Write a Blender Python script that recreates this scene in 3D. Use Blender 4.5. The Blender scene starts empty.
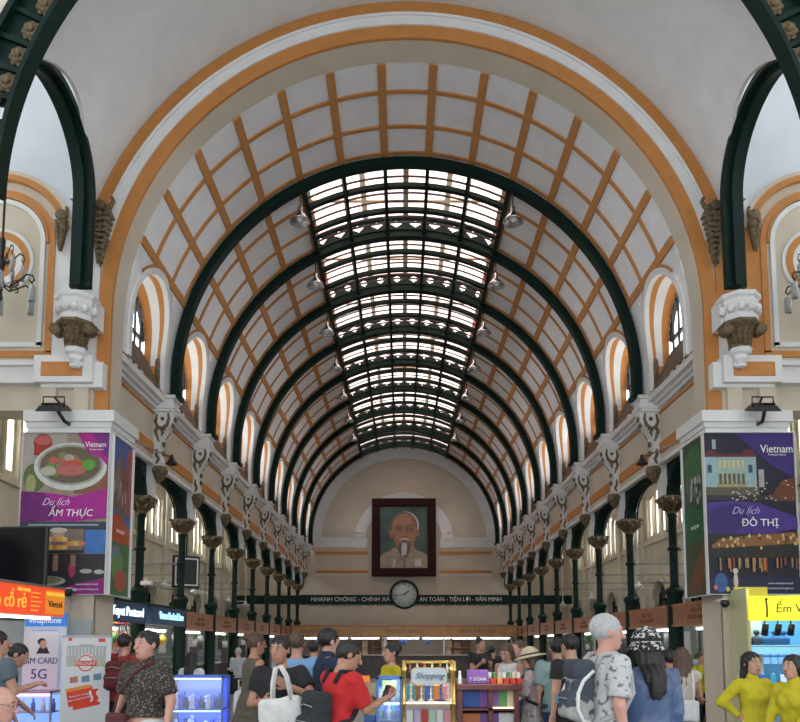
import bpy, math, random
import numpy as np
from mathutils import Matrix, Vector
PI = math.pi
C = bpy.context.scene.collection
SC = bpy.context.scene
R_ = math.radians
# ---------------------------------------------------------------- camera, sky, exposure
EYE = 1.65; PITCH = 5.0; FPX = 700.0; PCX = 402.0; PCY = 581.8; CAMX = -0.1
cam_d = bpy.data.cameras.new('camera'); cam = bpy.data.objects.new('camera', cam_d); C.objects.link(cam)
cam.location = (CAMX, 0, EYE); cam.rotation_euler = (R_(90 + PITCH), 0, 0)
cam_d.sensor_fit = 'HORIZONTAL'; cam_d.sensor_width = 36; cam_d.lens = FPX / 800 * 36
cam_d.shift_x = (400 - PCX) / 800; cam_d.shift_y = (PCY - 361) / 800
cam_d.clip_start = 0.05; cam_d.clip_end = 300
SC.camera = cam
SC.view_settings.view_transform = 'Standard'; SC.view_settings.look = 'None'
SC.view_settings.gamma = 1; SC.view_settings.use_curve_mapping = False
SC.view_settings.exposure = 0.85
w = bpy.data.worlds.new('sky'); SC.world = w; w.use_nodes = True
w.node_tree.nodes['Background'].inputs[0].default_value = (0.86, 0.93, 1.0, 1)
w.node_tree.nodes['Background'].inputs[1].default_value = 2.2
sd = bpy.data.lights.new('sun', 'SUN'); sd.energy = 5.0; sd.angle = R_(20); sd.color = (1, .93, .85)
so = bpy.data.objects.new('sun', sd); so.rotation_euler = (R_(18), R_(-10), 0); C.objects.link(so)
# daylight entering by the lunette windows high on both sides of the vault
for sg in (-1, 1):
    for n in range(9):
        ld = bpy.data.lights.new('window_daylight', 'AREA'); ld.shape = 'RECTANGLE'; ld.size = 1.3; ld.size_y = .8; ld.energy = 2.2; ld.color = (.92, .96, 1)
        lo_ = bpy.data.objects.new('window_daylight', ld); lo_.location = (sg*5.75, 14.75+2.8*(n-.5), 1.65+6.75); lo_.rotation_euler = (R_(90), 0, R_(90)*sg); C.objects.link(lo_)
        if n % 2 == 0:
            ld = bpy.data.lights.new('window_daylight', 'AREA'); ld.shape = 'RECTANGLE'; ld.size = 5; ld.size_y = 1.8; ld.energy = 950; ld.color = (.95, .97, 1)
            lo_ = bpy.data.objects.new('window_daylight', ld); lo_.location = (sg*10.2, 14.75+2.8*n, 6.9); lo_.rotation_euler = (R_(70), 0, R_(90)*sg); C.objects.link(lo_)
SC.cycles.max_bounces = 8; SC.cycles.diffuse_bounces = 5; SC.cycles.transmission_bounces = 6
SC.cycles.transparent_max_bounces = 8; SC.cycles.sample_clamp_indirect = 4
SC.cycles.use_denoising = True

def at(px, py, Y):
    """world point seen at photo pixel (px, py) at depth Y"""
    r = (PCY - py) / FPX; t = R_(PITCH)
    H = Y * math.tan(math.atan(r) + t); d = Y * math.cos(t) + H * math.sin(t)
    return Vector((CAMX + (px - PCX) * d / FPX, Y, EYE + H))

# ---------------------------------------------------------------- materials
MATS = {}
def mat(name, col, rough=0.7, metal=0.0, noise=0.0, nscale=4.0, bump=0.0, emit=0.0, spec=0.5, trans=0.0, alpha=1.0, coat=0.0, sheen=0.0):
    if name in MATS: return MATS[name]
    m = bpy.data.materials.new(name); m.use_nodes = True; MATS[name] = m
    nt = m.node_tree; b = nt.nodes['Principled BSDF']
    b.inputs['Base Color'].default_value = (*col, 1); b.inputs['Roughness'].default_value = rough
    b.inputs['Metallic'].default_value = metal; b.inputs['Specular IOR Level'].default_value = spec
    b.inputs['Transmission Weight'].default_value = trans; b.inputs['Alpha'].default_value = alpha
    b.inputs['Coat Weight'].default_value = coat; b.inputs['Sheen Weight'].default_value = sheen
    if emit:
        b.inputs['Emission Color'].default_value = (*col, 1); b.inputs['Emission Strength'].default_value = emit
    if noise or bump:
        tc = nt.nodes.new('ShaderNodeTexCoord'); n = nt.nodes.new('ShaderNodeTexNoise')
        n.inputs['Scale'].default_value = nscale; n.inputs['Detail'].default_value = 6
        nt.links.new(tc.outputs['Object'], n.inputs['Vector'])
        if noise:
            r = nt.nodes.new('ShaderNodeValToRGB')
            r.color_ramp.elements[0].position = .3; r.color_ramp.elements[1].position = .7
            r.color_ramp.elements[0].color = (*[c * (1 - noise) for c in col], 1)
            r.color_ramp.elements[1].color = (*[min(1, c * (1 + noise)) for c in col], 1)
            nt.links.new(n.outputs['Fac'], r.inputs['Fac']); nt.links.new(r.outputs['Color'], b.inputs['Base Color'])
        if bump:
            bp = nt.nodes.new('ShaderNodeBump'); bp.inputs['Strength'].default_value = bump; bp.inputs['Distance'].default_value = .02
            nt.links.new(n.outputs['Fac'], bp.inputs['Height']); nt.links.new(bp.outputs['Normal'], b.inputs['Normal'])
    return m
M_white = mat('white_plaster', (.70, .695, .685), .85, noise=.05, nscale=2.5, bump=.05)
M_vault = mat('vault_plaster', (.72, .71, .72), .9, noise=.04, nscale=3, bump=.05)
M_beige = mat('beige_plaster', (.56, .49, .39), .85, noise=.06, nscale=1.5, bump=.06)
M_cream = mat('cream_plaster', (.60, .56, .47), .85, noise=.1, nscale=1.2, bump=.06)
M_orange = mat('orange_paint', (.50, .205, .052), .75, noise=.08, nscale=5, bump=.05)
M_orange2 = mat('ochre_rib_paint', (.47, .205, .06), .8, noise=.08, nscale=6, bump=.03)
M_green = mat('dark_green_iron', (.003, .017, .012), .5, spec=.18, noise=.25, nscale=8, bump=.05)
M_bronze = mat('aged_bronze', (.15, .105, .055), .55, metal=.25, noise=.45, nscale=22, bump=.9)
M_brown = mat('brown_sill', (.13, .09, .065), .8, noise=.2, nscale=8)
M_darkbar = mat('dark_window_bar', (.02, .02, .025), .5)
M_chrome = mat('spun_metal', (.62, .62, .64), .25, metal=1)
M_black = mat('black_plastic', (.012, .012, .014), .35)
M_wood = mat('warm_wood', (.34, .15, .06), .5, noise=.25, nscale=6, bump=.05)
M_dwood = mat('dark_wood', (.055, .045, .04), .42, noise=.3, nscale=6)
M_tube = mat('fluorescent_tube', (.93, .97, 1.0), emit=7.0)
M_steel = mat('grey_steel', (.35, .36, .37), .35, metal=.8)
M_offw = mat('off_white_paint', (.72, .72, .70), .5)
M_glass = mat('frosted_lamp_glass', (.38, .40, .40), .35, trans=.3)

# ---------------------------------------------------------------- mesh builder
class MB:
    def __init__(s): s.v = []; s.f = []; s.mi = []; s.m = 0; s.T = Matrix.Identity(4); s.sm = []; s.smooth = False
    def add(s, vs, fs):
        n = len(s.v)
        for p in vs: s.v.append(tuple(s.T @ Vector(p)))
        for f in fs: s.f.append([n + i for i in f]); s.mi.append(s.m); s.sm.append(s.smooth)
    def box(s, x0, x1, y0, y1, z0, z1):
        s.add([(x0,y0,z0),(x1,y0,z0),(x1,y1,z0),(x0,y1,z0),(x0,y0,z1),(x1,y0,z1),(x1,y1,z1),(x0,y1,z1)],
              [(0,3,2,1),(4,5,6,7),(0,1,5,4),(1,2,6,5),(2,3,7,6),(3,0,4,7)]); return s
    def cbox(s, c, d, rz=0):
        T = s.T; s.T = T @ Matrix.Translation(Vector(c)) @ Matrix.Rotation(rz, 4, 'Z')
        s.box(-d[0]/2, d[0]/2, -d[1]/2, d[1]/2, -d[2]/2, d[2]/2); s.T = T; return s
    def rbox(s, x0, x1, y0, y1, z0, z1, b=.01):
        """box with bevelled vertical and horizontal edges"""
        xs = [(x0+b, x1-b, y0+b, y1-b, z0), (x0, x1, y0, y1, z0+b), (x0, x1, y0, y1, z1-b), (x0+b, x1-b, y0+b, y1-b, z1)]
        vs = []; fs = []
        for (a, c, d, e, z) in xs:
            if a == x0: vs += [(a+b,d,z),(c-b,d,z),(c,d+b,z),(c,e-b,z),(c-b,e,z),(a+b,e,z),(a,e-b,z),(a,d+b,z)]
            else: vs += [(a+b,d,z),(c-b,d,z),(c,d+b,z),(c,e-b,z),(c-b,e,z),(a+b,e,z),(a,e-b,z),(a,d+b,z)]
        for k in range(3):
            for i in range(8): fs.append((k*8+i, k*8+(i+1) % 8, (k+1)*8+(i+1) % 8, (k+1)*8+i))
        fs.append(tuple(range(7, -1, -1))); fs.append(tuple(range(24, 32))); s.add(vs, fs); return s
    def lathe(s, prof, c=(0,0,0), n=20, axis='Z', a0=0, a1=2*PI, sx=1, sy=1):
        full = abs(a1 - a0 - 2*PI) < 1e-6; m = n if full else n + 1
        vs = []
        for (r, z) in prof:
            for i in range(m):
                a = a0 + (a1 - a0) * i / n; x, y = r*math.cos(a)*sx, r*math.sin(a)*sy
                p = (x, y, z) if axis == 'Z' else ((x, z, y) if axis == 'Y' else (z, x, y))
                vs.append((c[0]+p[0], c[1]+p[1], c[2]+p[2]))
        fs = []
        for k in range(len(prof)-1):
            for i in range(n): fs.append((k*m+i, k*m+(i+1) % m, (k+1)*m+(i+1) % m, (k+1)*m+i))
        if full:
            if prof[0][0] > 1e-5: fs.append(tuple(range(m-1, -1, -1)))
            if prof[-1][0] > 1e-5: fs.append(tuple((len(prof)-1)*m+i for i in range(m)))
        o = s.smooth; s.smooth = True; s.add(vs, fs); s.smooth = o; return s
    def tube(s, pts, r, n=8, closed=False):
        pts = [Vector(p) for p in pts]; rs = r if isinstance(r, (list, tuple)) else [r]*len(pts)
        vs = []; N = len(pts); up = None
        for i, p in enumerate(pts):
            t = (pts[(i+1) % N] - pts[i-1]) if closed else (pts[min(i+1, N-1)] - pts[max(i-1, 0)])
            if t.length < 1e-9: t = Vector((0,0,1))
            t.normalize()
            if up is None: up = Vector((0,0,1)) if abs(t.z) < .9 else Vector((1,0,0))
            a = t.cross(up); a.normalize(); b = a.cross(t); b.normalize(); up = b
            for k in range(n):
                q = 2*PI*k/n; vs.append(p + (a*math.cos(q) + b*math.sin(q))*rs[i])
        fs = []
        for i in range(N if closed else N-1):
            j = (i+1) % N
            for k in range(n): fs.append((i*n+k, i*n+(k+1) % n, j*n+(k+1) % n, j*n+k))
        if not closed: fs.append(tuple(range(n-1, -1, -1))); fs.append(tuple((N-1)*n+k for k in range(n)))
        o = s.smooth; s.smooth = True; s.add(vs, fs); s.smooth = o; return s
    def prism(s, poly, w0, w1, f=lambda u, v, w: (u, w, v)):
        n = len(poly); vs = [f(u, v, w0) for u, v in poly] + [f(u, v, w1) for u, v in poly]
        s.add(vs, [tuple(range(n)), tuple(range(2*n-1, n-1, -1))] + [(i, i+n, (i+1) % n+n, (i+1) % n) for i in range(n)]); return s
    def sph(s, c, r, n=12, sc=(1,1,1)):
        m = n // 2; vs = []; fs = []
        for j in range(1, m):
            t = PI*j/m
            for i in range(n):
                a = 2*PI*i/n; vs.append((c[0]+r*sc[0]*math.sin(t)*math.cos(a), c[1]+r*sc[1]*math.sin(t)*math.sin(a), c[2]+r*sc[2]*math.cos(t)))
        for j in range(m-2):
            for i in range(n): fs.append((j*n+i, (j+1)*n+i, (j+1)*n+(i+1) % n, j*n+(i+1) % n))
        k = len(vs); vs += [(c[0], c[1], c[2]+r*sc[2]), (c[0], c[1], c[2]-r*sc[2])]
        for i in range(n): fs.append((k, i, (i+1) % n)); fs.append((k+1, (m-2)*n+(i+1) % n, (m-2)*n+i))
        o = s.smooth; s.smooth = True; s.add(vs, fs); s.smooth = o; return s
    def band(s, r1, r2, w0, w1, a0, a1, f, n=48):
        """ring sector r1..r2 between angles a0..a1 (degrees, 0 = +u), extruded w0..w1; f maps (u,v,w)"""
        vs = []; fs = []
        for i in range(n+1):
            a = R_(a0 + (a1-a0)*i/n); c, q = math.cos(a), math.sin(a)
            vs += [f(r1*c, r1*q, w0), f(r2*c, r2*q, w0), f(r2*c, r2*q, w1), f(r1*c, r1*q, w1)]
        for i in range(n):
            for k in range(4): fs.append((i*4+k, i*4+(k+1) % 4, (i+1)*4+(k+1) % 4, (i+1)*4+k))
        fs += [(3,2,1,0), (n*4, n*4+1, n*4+2, n*4+3)]; s.add(vs, fs); return s
    def holed(s, u0, u1, v0, v1, holes, f, w0, w1, seg=16, vseg=1, reveal=True, back=True):
        """wall sheet in (u,v) with arched holes (uc, half width, bottom, spring, radius-or-0)"""
        def quad(ua, ub, va_a, va_b, vb_a, vb_b, k=1):
            for w, flip in ((w0, False),) + (((w1, True),) if back else ()):
                for i in range(k):
                    t0, t1 = i/k, (i+1)/k
                    p = [f(ua, va_a+(vb_a-va_a)*t0, w), f(ub, va_b+(vb_b-va_b)*t0, w), f(ub, va_b+(vb_b-va_b)*t1, w), f(ua, va_a+(vb_a-va_a)*t1, w)]
                    s.add(p, [(3,2,1,0) if flip else (0,1,2,3)])
        cur = u0
        for (uc, hw, vb, vs_, arch) in sorted(holes):
            if uc-hw > cur+1e-6: quad(cur, uc-hw, v0, v0, v1, v1, vseg)
            if vb > v0+1e-6: quad(uc-hw, uc+hw, v0, v0, vb, vb)
            pts = []
            for i in range(seg+1):
                a = PI*(1-i/seg); pts.append((uc+hw*math.cos(a), vs_ + (hw*math.sin(a)*arch if arch else 0)))
            for i in range(seg):
                quad(pts[i][0], pts[i+1][0], pts[i][1], pts[i+1][1], v1, v1, vseg)
            if reveal:
                loop = [(uc-hw, vb)] + pts + [(uc+hw, vb)]
                for i in range(len(loop)-1):
                    a, b = loop[i], loop[i+1]
                    s.add([f(a[0],a[1],w0), f(b[0],b[1],w0), f(b[0],b[1],w1), f(a[0],a[1],w1)], [(0,1,2,3)])
                if vb > v0+1e-6: a, b = loop[-1], loop[0]; s.add([f(a[0],a[1],w0), f(b[0],b[1],w0), f(b[0],b[1],w1), f(a[0],a[1],w1)], [(0,1,2,3)])
            cur = uc+hw
        if u1 > cur+1e-6: quad(cur, u1, v0, v0, v1, v1, vseg)
        return s
    def build(s, name, mats, parent=None, loc=None):
        me = bpy.data.meshes.new(name); me.from_pydata(s.v, [], s.f)
        if not isinstance(mats, (list, tuple)): mats = [mats]
        for m in mats: me.materials.append(m)
        me.polygons.foreach_set('material_index', s.mi); me.polygons.foreach_set('use_smooth', s.sm); me.update()
        o = bpy.data.objects.new(name, me); C.objects.link(o)
        if parent: o.parent = parent
        if loc: o.location = loc
        return o
def tag(o, label=None, cat=None, group=None, kind=None):
    if label: o['label'] = label
    if cat: o['category'] = cat
    if group: o['group'] = group
    if kind: o['kind'] = kind
    return o
def struct(o): o['kind'] = 'structure'; return o
def empty(name, loc, label, cat, group=None, rz=0):
    o = bpy.data.objects.new(name, None); C.objects.link(o); o.location = loc; o.rotation_euler = (0,0,rz)
    o.empty_display_size = .1
    return tag(o, label, cat, group)
def kids(o): return [c for c in C.objects if c.parent == o]
def dup(o, loc=None, label=None, rz=None, sx=None, parent=None, tree=None):
    """copy a thing with its parts and sub-parts"""
    if tree is None:
        tree = {}
        for c in C.objects:
            if c.parent: tree.setdefault(c.parent, []).append(c)
    r = o.copy(); C.objects.link(r)
    if parent: r.parent = parent
    if loc is not None: r.location = loc
    if rz is not None: r.rotation_euler = (0,0,rz)
    if sx is not None: r.scale = (sx,1,1)
    if label: r['label'] = label
    for c in tree.get(o, []): dup(c, parent=r, tree=tree)
    return r
def smooth_tex(o): 
    for p in o.data.polygons: p.use_smooth = True
ORD = ['first','second','third','fourth','fifth','sixth','seventh','eighth','ninth','tenth','eleventh','twelfth']
FY = lambda u, v, w: (u, w, v)             # frontal plane: u = x, v = z, w = y
def FX(sx): return lambda u, v, w: (sx*w, u, v)   # side plane: u = y, v = z, w = |x|

# ================================================================ STRUCTURE
ZC = EYE + 5.7; RV = 5.13; B = 2.8; Y1 = 14.75; YE = 38.3; YA0, YA1 = 11.7, 12.2
RY = [Y1 + B*n for n in range(9)]
# floor: polished grey tiles
def floor_mat():
    m = bpy.data.materials.new('floor_tiles'); m.use_nodes = True; nt = m.node_tree; b = nt.nodes['Principled BSDF']
    tc = nt.nodes.new('ShaderNodeTexCoord'); br = nt.nodes.new('ShaderNodeTexBrick')
    br.offset = 0; br.inputs['Scale'].default_value = 1; br.inputs['Brick Width'].default_value = .3; br.inputs['Row Height'].default_value = .3
    br.inputs['Mortar Size'].default_value = .006; br.inputs['Color1'].default_value = (.26,.26,.255,1)
    br.inputs['Color2'].default_value = (.17,.17,.175,1); br.inputs['Mortar'].default_value = (.24,.23,.21,1)
    nt.links.new(tc.outputs['Object'], br.inputs['Vector']); nt.links.new(br.outputs['Color'], b.inputs['Base Color'])
    b.inputs['Roughness'].default_value = .28; return m
struct(MB().box(-12, 12, -6, 39, -.3, 0).build('floor', floor_mat()))

# ---- main nave vault: plain shell + raised ochre grid
S10 = 10.95
def vxy(a, r=RV): return r*math.sin(R_(a)), ZC + r*math.cos(R_(a))   # a = degrees from the crown
bayY = [YA1] + RY + [YE]
EDGE = 6.5*S10; SKY = 2.5*S10
sh = MB(); gr = MB()
for sg in (-1, 1):
    n = 24
    for i in range(n):
        a0 = SKY + (EDGE-SKY)*i/n; a1 = SKY + (EDGE-SKY)*(i+1)/n
        (xa, za), (xb, zb) = vxy(a0), vxy(a1)
        sh.smooth = True; sh.add([(sg*xa, YA1, za), (sg*xa, YE, za), (sg*xb, YE, zb), (sg*xb, YA1, zb)], [(0,1,2,3)])
        (xa, za), (xb, zb) = vxy(a0, RV+.25), vxy(a1, RV+.25)
        sh.add([(sg*xa, YA1, za), (sg*xa, YE, za), (sg*xb, YE, zb), (sg*xb, YA1, zb)], [(3,2,1,0)])
    sh.smooth = False
    for k in range(5):                       # longitudinal ribs
        a = SKY + S10*k; da = R_(0) + math.degrees(.078/RV)
        gr.band(RV-.035, RV+.02, YA1, YE, 90-sg*(a-da), 90-sg*(a+da), lambda u, v, w: (u, w, ZC+v), 3)
    ys = []
    for n_ in range(-1, 9):
        y = Y1 + B*n_
        for k in (.14, B/3, 2*B/3, B-.14):
            if YA1+.12 < y+k < YE-.1: ys.append(y+k)
    for y in ys:
        gr.band(RV-.03, RV+.02, y-.045, y+.045, 90-sg*SKY, 90-sg*EDGE, lambda u, v, w: (u, w, ZC+v), 26)
# end strips closing the skylight opening beyond the last rib
for a in (-1.5, -.5, .5, 1.5):
    da = math.degrees(.078/RV); gr.band(RV-.035, RV+.02, RY[8], YE, 90-(a*S10-da), 90-(a*S10+da), lambda u, v, w: (u, w, ZC+v), 3)
sh.band(RV, RV+.25, RY[8], YE, 90-SKY, 90+SKY, lambda u, v, w: (u, w, ZC+v), 16)
sh.band(RV, RV+.25, YA1, RY[0], 90-SKY, 90+SKY, lambda u, v, w: (u, w, ZC+v), 24)
for a in (-1.5, -.5, .5, 1.5):
    da = math.degrees(.078/RV); gr.band(RV-.035, RV+.02, YA1, RY[0], 90-(a*S10-da), 90-(a*S10+da), lambda u, v, w: (u, w, ZC+v), 3)
for y in (Y1-2*B/3, Y1-B/3, Y1-.14): gr.band(RV-.03, RV+.02, y-.045, y+.045, 90-SKY, 90+SKY, lambda u, v, w: (u, w, ZC+v), 26)
gr.band(RV-.03, RV+.02, RY[8]+.1, RY[8]+.19, 90-SKY, 90+SKY, lambda u, v, w: (u, w, ZC+v), 26)
struct(sh.build('ceiling', [M_vault]))
struct(gr.build('trim_1', [M_orange2]))

# ---- lower vault with lunettes, side by side
LH, LS = 5.25+EYE, 6.32+EYE; LR = .88; WX = 5.52
def side_map(sg):
    def f(u, v, w):
        x = math.sqrt(max(RV**2 - (v-ZC)**2, 0)) if v > ZC else RV
        return (sg*(x if w == 0 else w), u, v)
    return f
zt = ZC + RV*math.cos(R_(EDGE))
for sg, side in ((-1, 'left'), (1, 'right')):
    lo = MB(); lo.smooth = True
    holes = [(Y1 + B*(n-.5), LR, LH, LS, 1) for n in range(9)]
    lo.holed(YA1, YE, LH, zt, holes, side_map(sg), 0, WX, seg=20, vseg=6, reveal=False, back=False)
    lo.smooth = False
    for (yc, hw, vb, vs_, _) in holes:       # reveals: orange / white / orange bands
        pts = [(yc-hw, vb)] + [(yc-hw, vb+(vs_-vb)*k/4) for k in (1,2,3)] + [(yc+hw*math.cos(PI*(1-i/20)), vs_+hw*math.sin(PI*(1-i/20))) for i in range(21)] + [(yc+hw, vs_-(vs_-vb)*k/4) for k in (1,2,3,4)]
        fm = side_map(sg)
        for i in range(len(pts)-1):
            a, b = pts[i], pts[i+1]
            xa, xb = abs(fm(*a, 0)[0]), abs(fm(*b, 0)[0])
            for j, (t0, t1) in enumerate(((0,.30),(.30,.64),(.64,1))):
                mid = j == 1 and min(a[1], b[1]) > vb+.28
                lo.m = 0 if mid else 1
                q = lambda x, t: x + (WX-x)*t
                lo.add([(sg*q(xa,t0), a[0], a[1]), (sg*q(xb,t0), b[0], b[1]), (sg*q(xb,t1), b[0], b[1]), (sg*q(xa,t1), a[0], a[1])], [(0,1,2,3)])
        # white moulding round the mouth
        lo.m = 0
        for i in range(len(pts)-1):
            a, b = pts[i], pts[i+1]
            def o_(p, k):
                if p[1] <= vs_: return (yc + (p[0]-yc)/hw*(hw+k), p[1])
                return (yc + (p[0]-yc)*(hw+k)/hw, vs_ + (p[1]-vs_)*(hw+k)/hw)
            def g(p, dx): q = fm(p[0], min(p[1], zt), 0); return (q[0]-sg*dx, q[1], q[2])
            A0, A1, B0, B1 = o_(a, -.01), o_(a, .11), o_(b, -.01), o_(b, .11)
            lo.add([g(A0,.05), g(B0,.05), g(B1,.05), g(A1,.05), g(A0,-.05), g(B0,-.05), g(B1,-.02), g(A1,-.02)], [(0,1,2,3),(0,4,5,1),(3,2,6,7)])
            if b[1] > vs_+.55 or a[1] > vs_+.55:
                lo.m = 2; A0, A1, B0, B1 = o_(a, .11), o_(a, .17), o_(b, .11), o_(b, .17)
                lo.add([g(A0,.03), g(B0,.03), g(B1,.03), g(A1,.03)], [(0,1,2,3)]); lo.m = 0
        lo.m = 3; lo.add([(sg*5.12, yc-hw, LH), (sg*5.12, yc+hw, LH), (sg*WX, yc+hw, LH+.78), (sg*WX, yc-hw, LH+.78)], [(0,1,2,3)])
    struct(lo.build('wall_' + side, [M_white, M_orange, M_orange2, M_brown]))
    # nave wall over the arcade
    nw = MB(); nw.m = 0; nw.box(*sorted((sg*5.42, sg*5.95)), YA1, YE, 3.80+EYE, 5.12+EYE)
    nw.m = 1
    nw.box(*sorted((sg*5.39, sg*5.43)), YA1, YE, 4.02+EYE, 4.25+EYE); nw.box(*sorted((sg*5.39, sg*5.43)), YA1, YE, 4.88+EYE, 4.93+EYE)
    nw.m = 2
    nw.box(*sorted((sg*5.36, sg*5.45)), YA1, YE, 3.78+EYE, 3.86+EYE)
    for (x, z0, z1) in ((5.34, 4.98, 5.05), (5.26, 5.05, 5.12), (5.16, 5.12, 5.25)):
        nw.box(*sorted((sg*x, sg*5.95)), YA1, YE, z0+EYE, z1+EYE)
    struct(nw.build('wall_%s_upper' % side, [M_beige, M_orange, M_white]))
    # aisle outer wall with doors and upper windows
    aw = MB(); hs = []
    for n in range(-3, 9): hs.append((Y1 + B*(n-.5), .62, 0, 3.2, 1))
    aw.holed(3, YE, 0, 5.2, hs, FX(sg), 9.0, 9.35, seg=12)
    hs = []
    for n in range(-3, 9):
        for q in (-.62, 0, .62): hs.append((Y1 + B*(n-.5)+q, .15, 5.55, 6.75 if q else 6.95, 1))
    aw.holed(3, YE, 5.2, 7.6, hs, FX(sg), 9.0, 9.35, seg=8)
    aw.m = 1
    aw.box(*sorted((sg*8.88, sg*9.01)), 3, YE, 5.22, 5.34); aw.box(*sorted((sg*8.93, sg*9.01)), 3, YE, 5.34, 5.40)
    for n in range(-3, 10):
        y = Y1 + B*(n-1) + B*0; aw.box(*sorted((sg*8.86, sg*9.01)), y-.2, y+.2, 0, 7.6)
        yc = Y1+B*(n-.5); 
        if n < 9: aw.band(.64, .78, 8.92, 9.01, 0, 180, lambda u, v, w: (sg*w, yc+u, 3.2+v), 16)
        for q in (-.31, .31, -.93, .93):
            if n < 9: aw.box(*sorted((sg*8.9, sg*9.01)), yc+q-.05, yc+q+.05, 5.4, 6.9)
    struct(aw.build('wall_aisle_' + side, [M_cream, M_cream]))
    # dark doors set back in the arched openings, window panes above
    dn = 0
    for n in range(-2, 9):
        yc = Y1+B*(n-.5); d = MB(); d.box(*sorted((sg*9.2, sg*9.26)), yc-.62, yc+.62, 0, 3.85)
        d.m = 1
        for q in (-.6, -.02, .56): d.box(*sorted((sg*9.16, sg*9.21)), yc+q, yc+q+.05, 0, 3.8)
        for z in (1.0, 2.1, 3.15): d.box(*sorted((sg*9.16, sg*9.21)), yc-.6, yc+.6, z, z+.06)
        struct(d.build('door_%d' % (n+3+(20 if sg > 0 else 0)), [mat('dark_door_green', (.03,.045,.04), .4), M_green]))
    al = MB(); al.box(*sorted((sg*5.6, sg*9.4)), YA1, YE, 7.5, 7.6); struct(al.build('ceiling_aisle_' + side, M_cream))
    # lunette windows
    for n in range(9):
        yc = Y1 + B*(n-.5); wn = MB()
        for q in (-.75, -.45, -.15, .15, .45, .75):
            h = LS + math.sqrt(max(LR**2-q*q, 0)); wn.box(*sorted((sg*(WX+.02), sg*(WX+.06))), yc+q-.02, yc+q+.02, LH+.3, h)
        wn.box(*sorted((sg*(WX+.01), sg*(WX+.07))), yc-LR, yc+LR, LS-.03, LS+.03); wn.box(*sorted((sg*(WX+.01), sg*(WX+.07))), yc-LR, yc+LR, LH+.76, LH+.82)
        wn.band(LR-.05, LR, WX, WX+.08, 0, 180, lambda u, v, w: (sg*w, yc+u, LS+v), 16)
        struct(wn.build('window_%d' % (n+1+(10 if sg > 0 else 0)), M_darkbar))

# ---- end wall
ew = MB(); ew.box(-9.3, 9.3, YE, YE+.3, 0, 13.2); ew.m = 1
f0 = lambda u, v, w: (u, w, ZC+v)
ew.band(4.62, 5.2, YE-.06, YE, 0, 180, f0, 48); ew.m = 4; ew.band(4.55, 4.64, YE-.09, YE, 0, 180, f0, 48)
for (z0, z1, m, y) in ((6.02, 6.5, 1, .05), (6.5, 6.56, 4, .08)):
    ew.m = m; z0 += 1.0; z1 += 1.0
    for s_ in (-1, 1): ew.box(*sorted((s_*2.0, s_*5.3)), YE-y, YE, z0-.1, z1-.1)
ew.m = 1; ew.band(2.15, 2.75, YE-.05, YE, 12, 168, lambda u, v, w: (u, w, 7.2+v), 32)
for s_ in (-1, 1): ew.box(*sorted((s_*2.1, s_*2.72)), YE-.054, YE, 6.86, 7.66)
ew.m = 4; ew.band(1.35, 1.42, YE-.09, YE, 0, 180, lambda u, v, w: (u, w, 8.55+v), 24)
ew.m = 2
for z in (6.60, 5.55):
    for s_ in (-1, 1): ew.box(*sorted((s_*1.95, s_*4.85)), YE-.05, YE, z-.075, z+.075)
ew.m = 1
for s_ in (-1, 1): ew.box(*sorted((s_*1.95, s_*4.85)), YE-.04, YE, 5.36, 5.42)
struct(ew.build('wall_back', [M_beige, M_white, M_orange, M_brown, M_white]))

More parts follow.
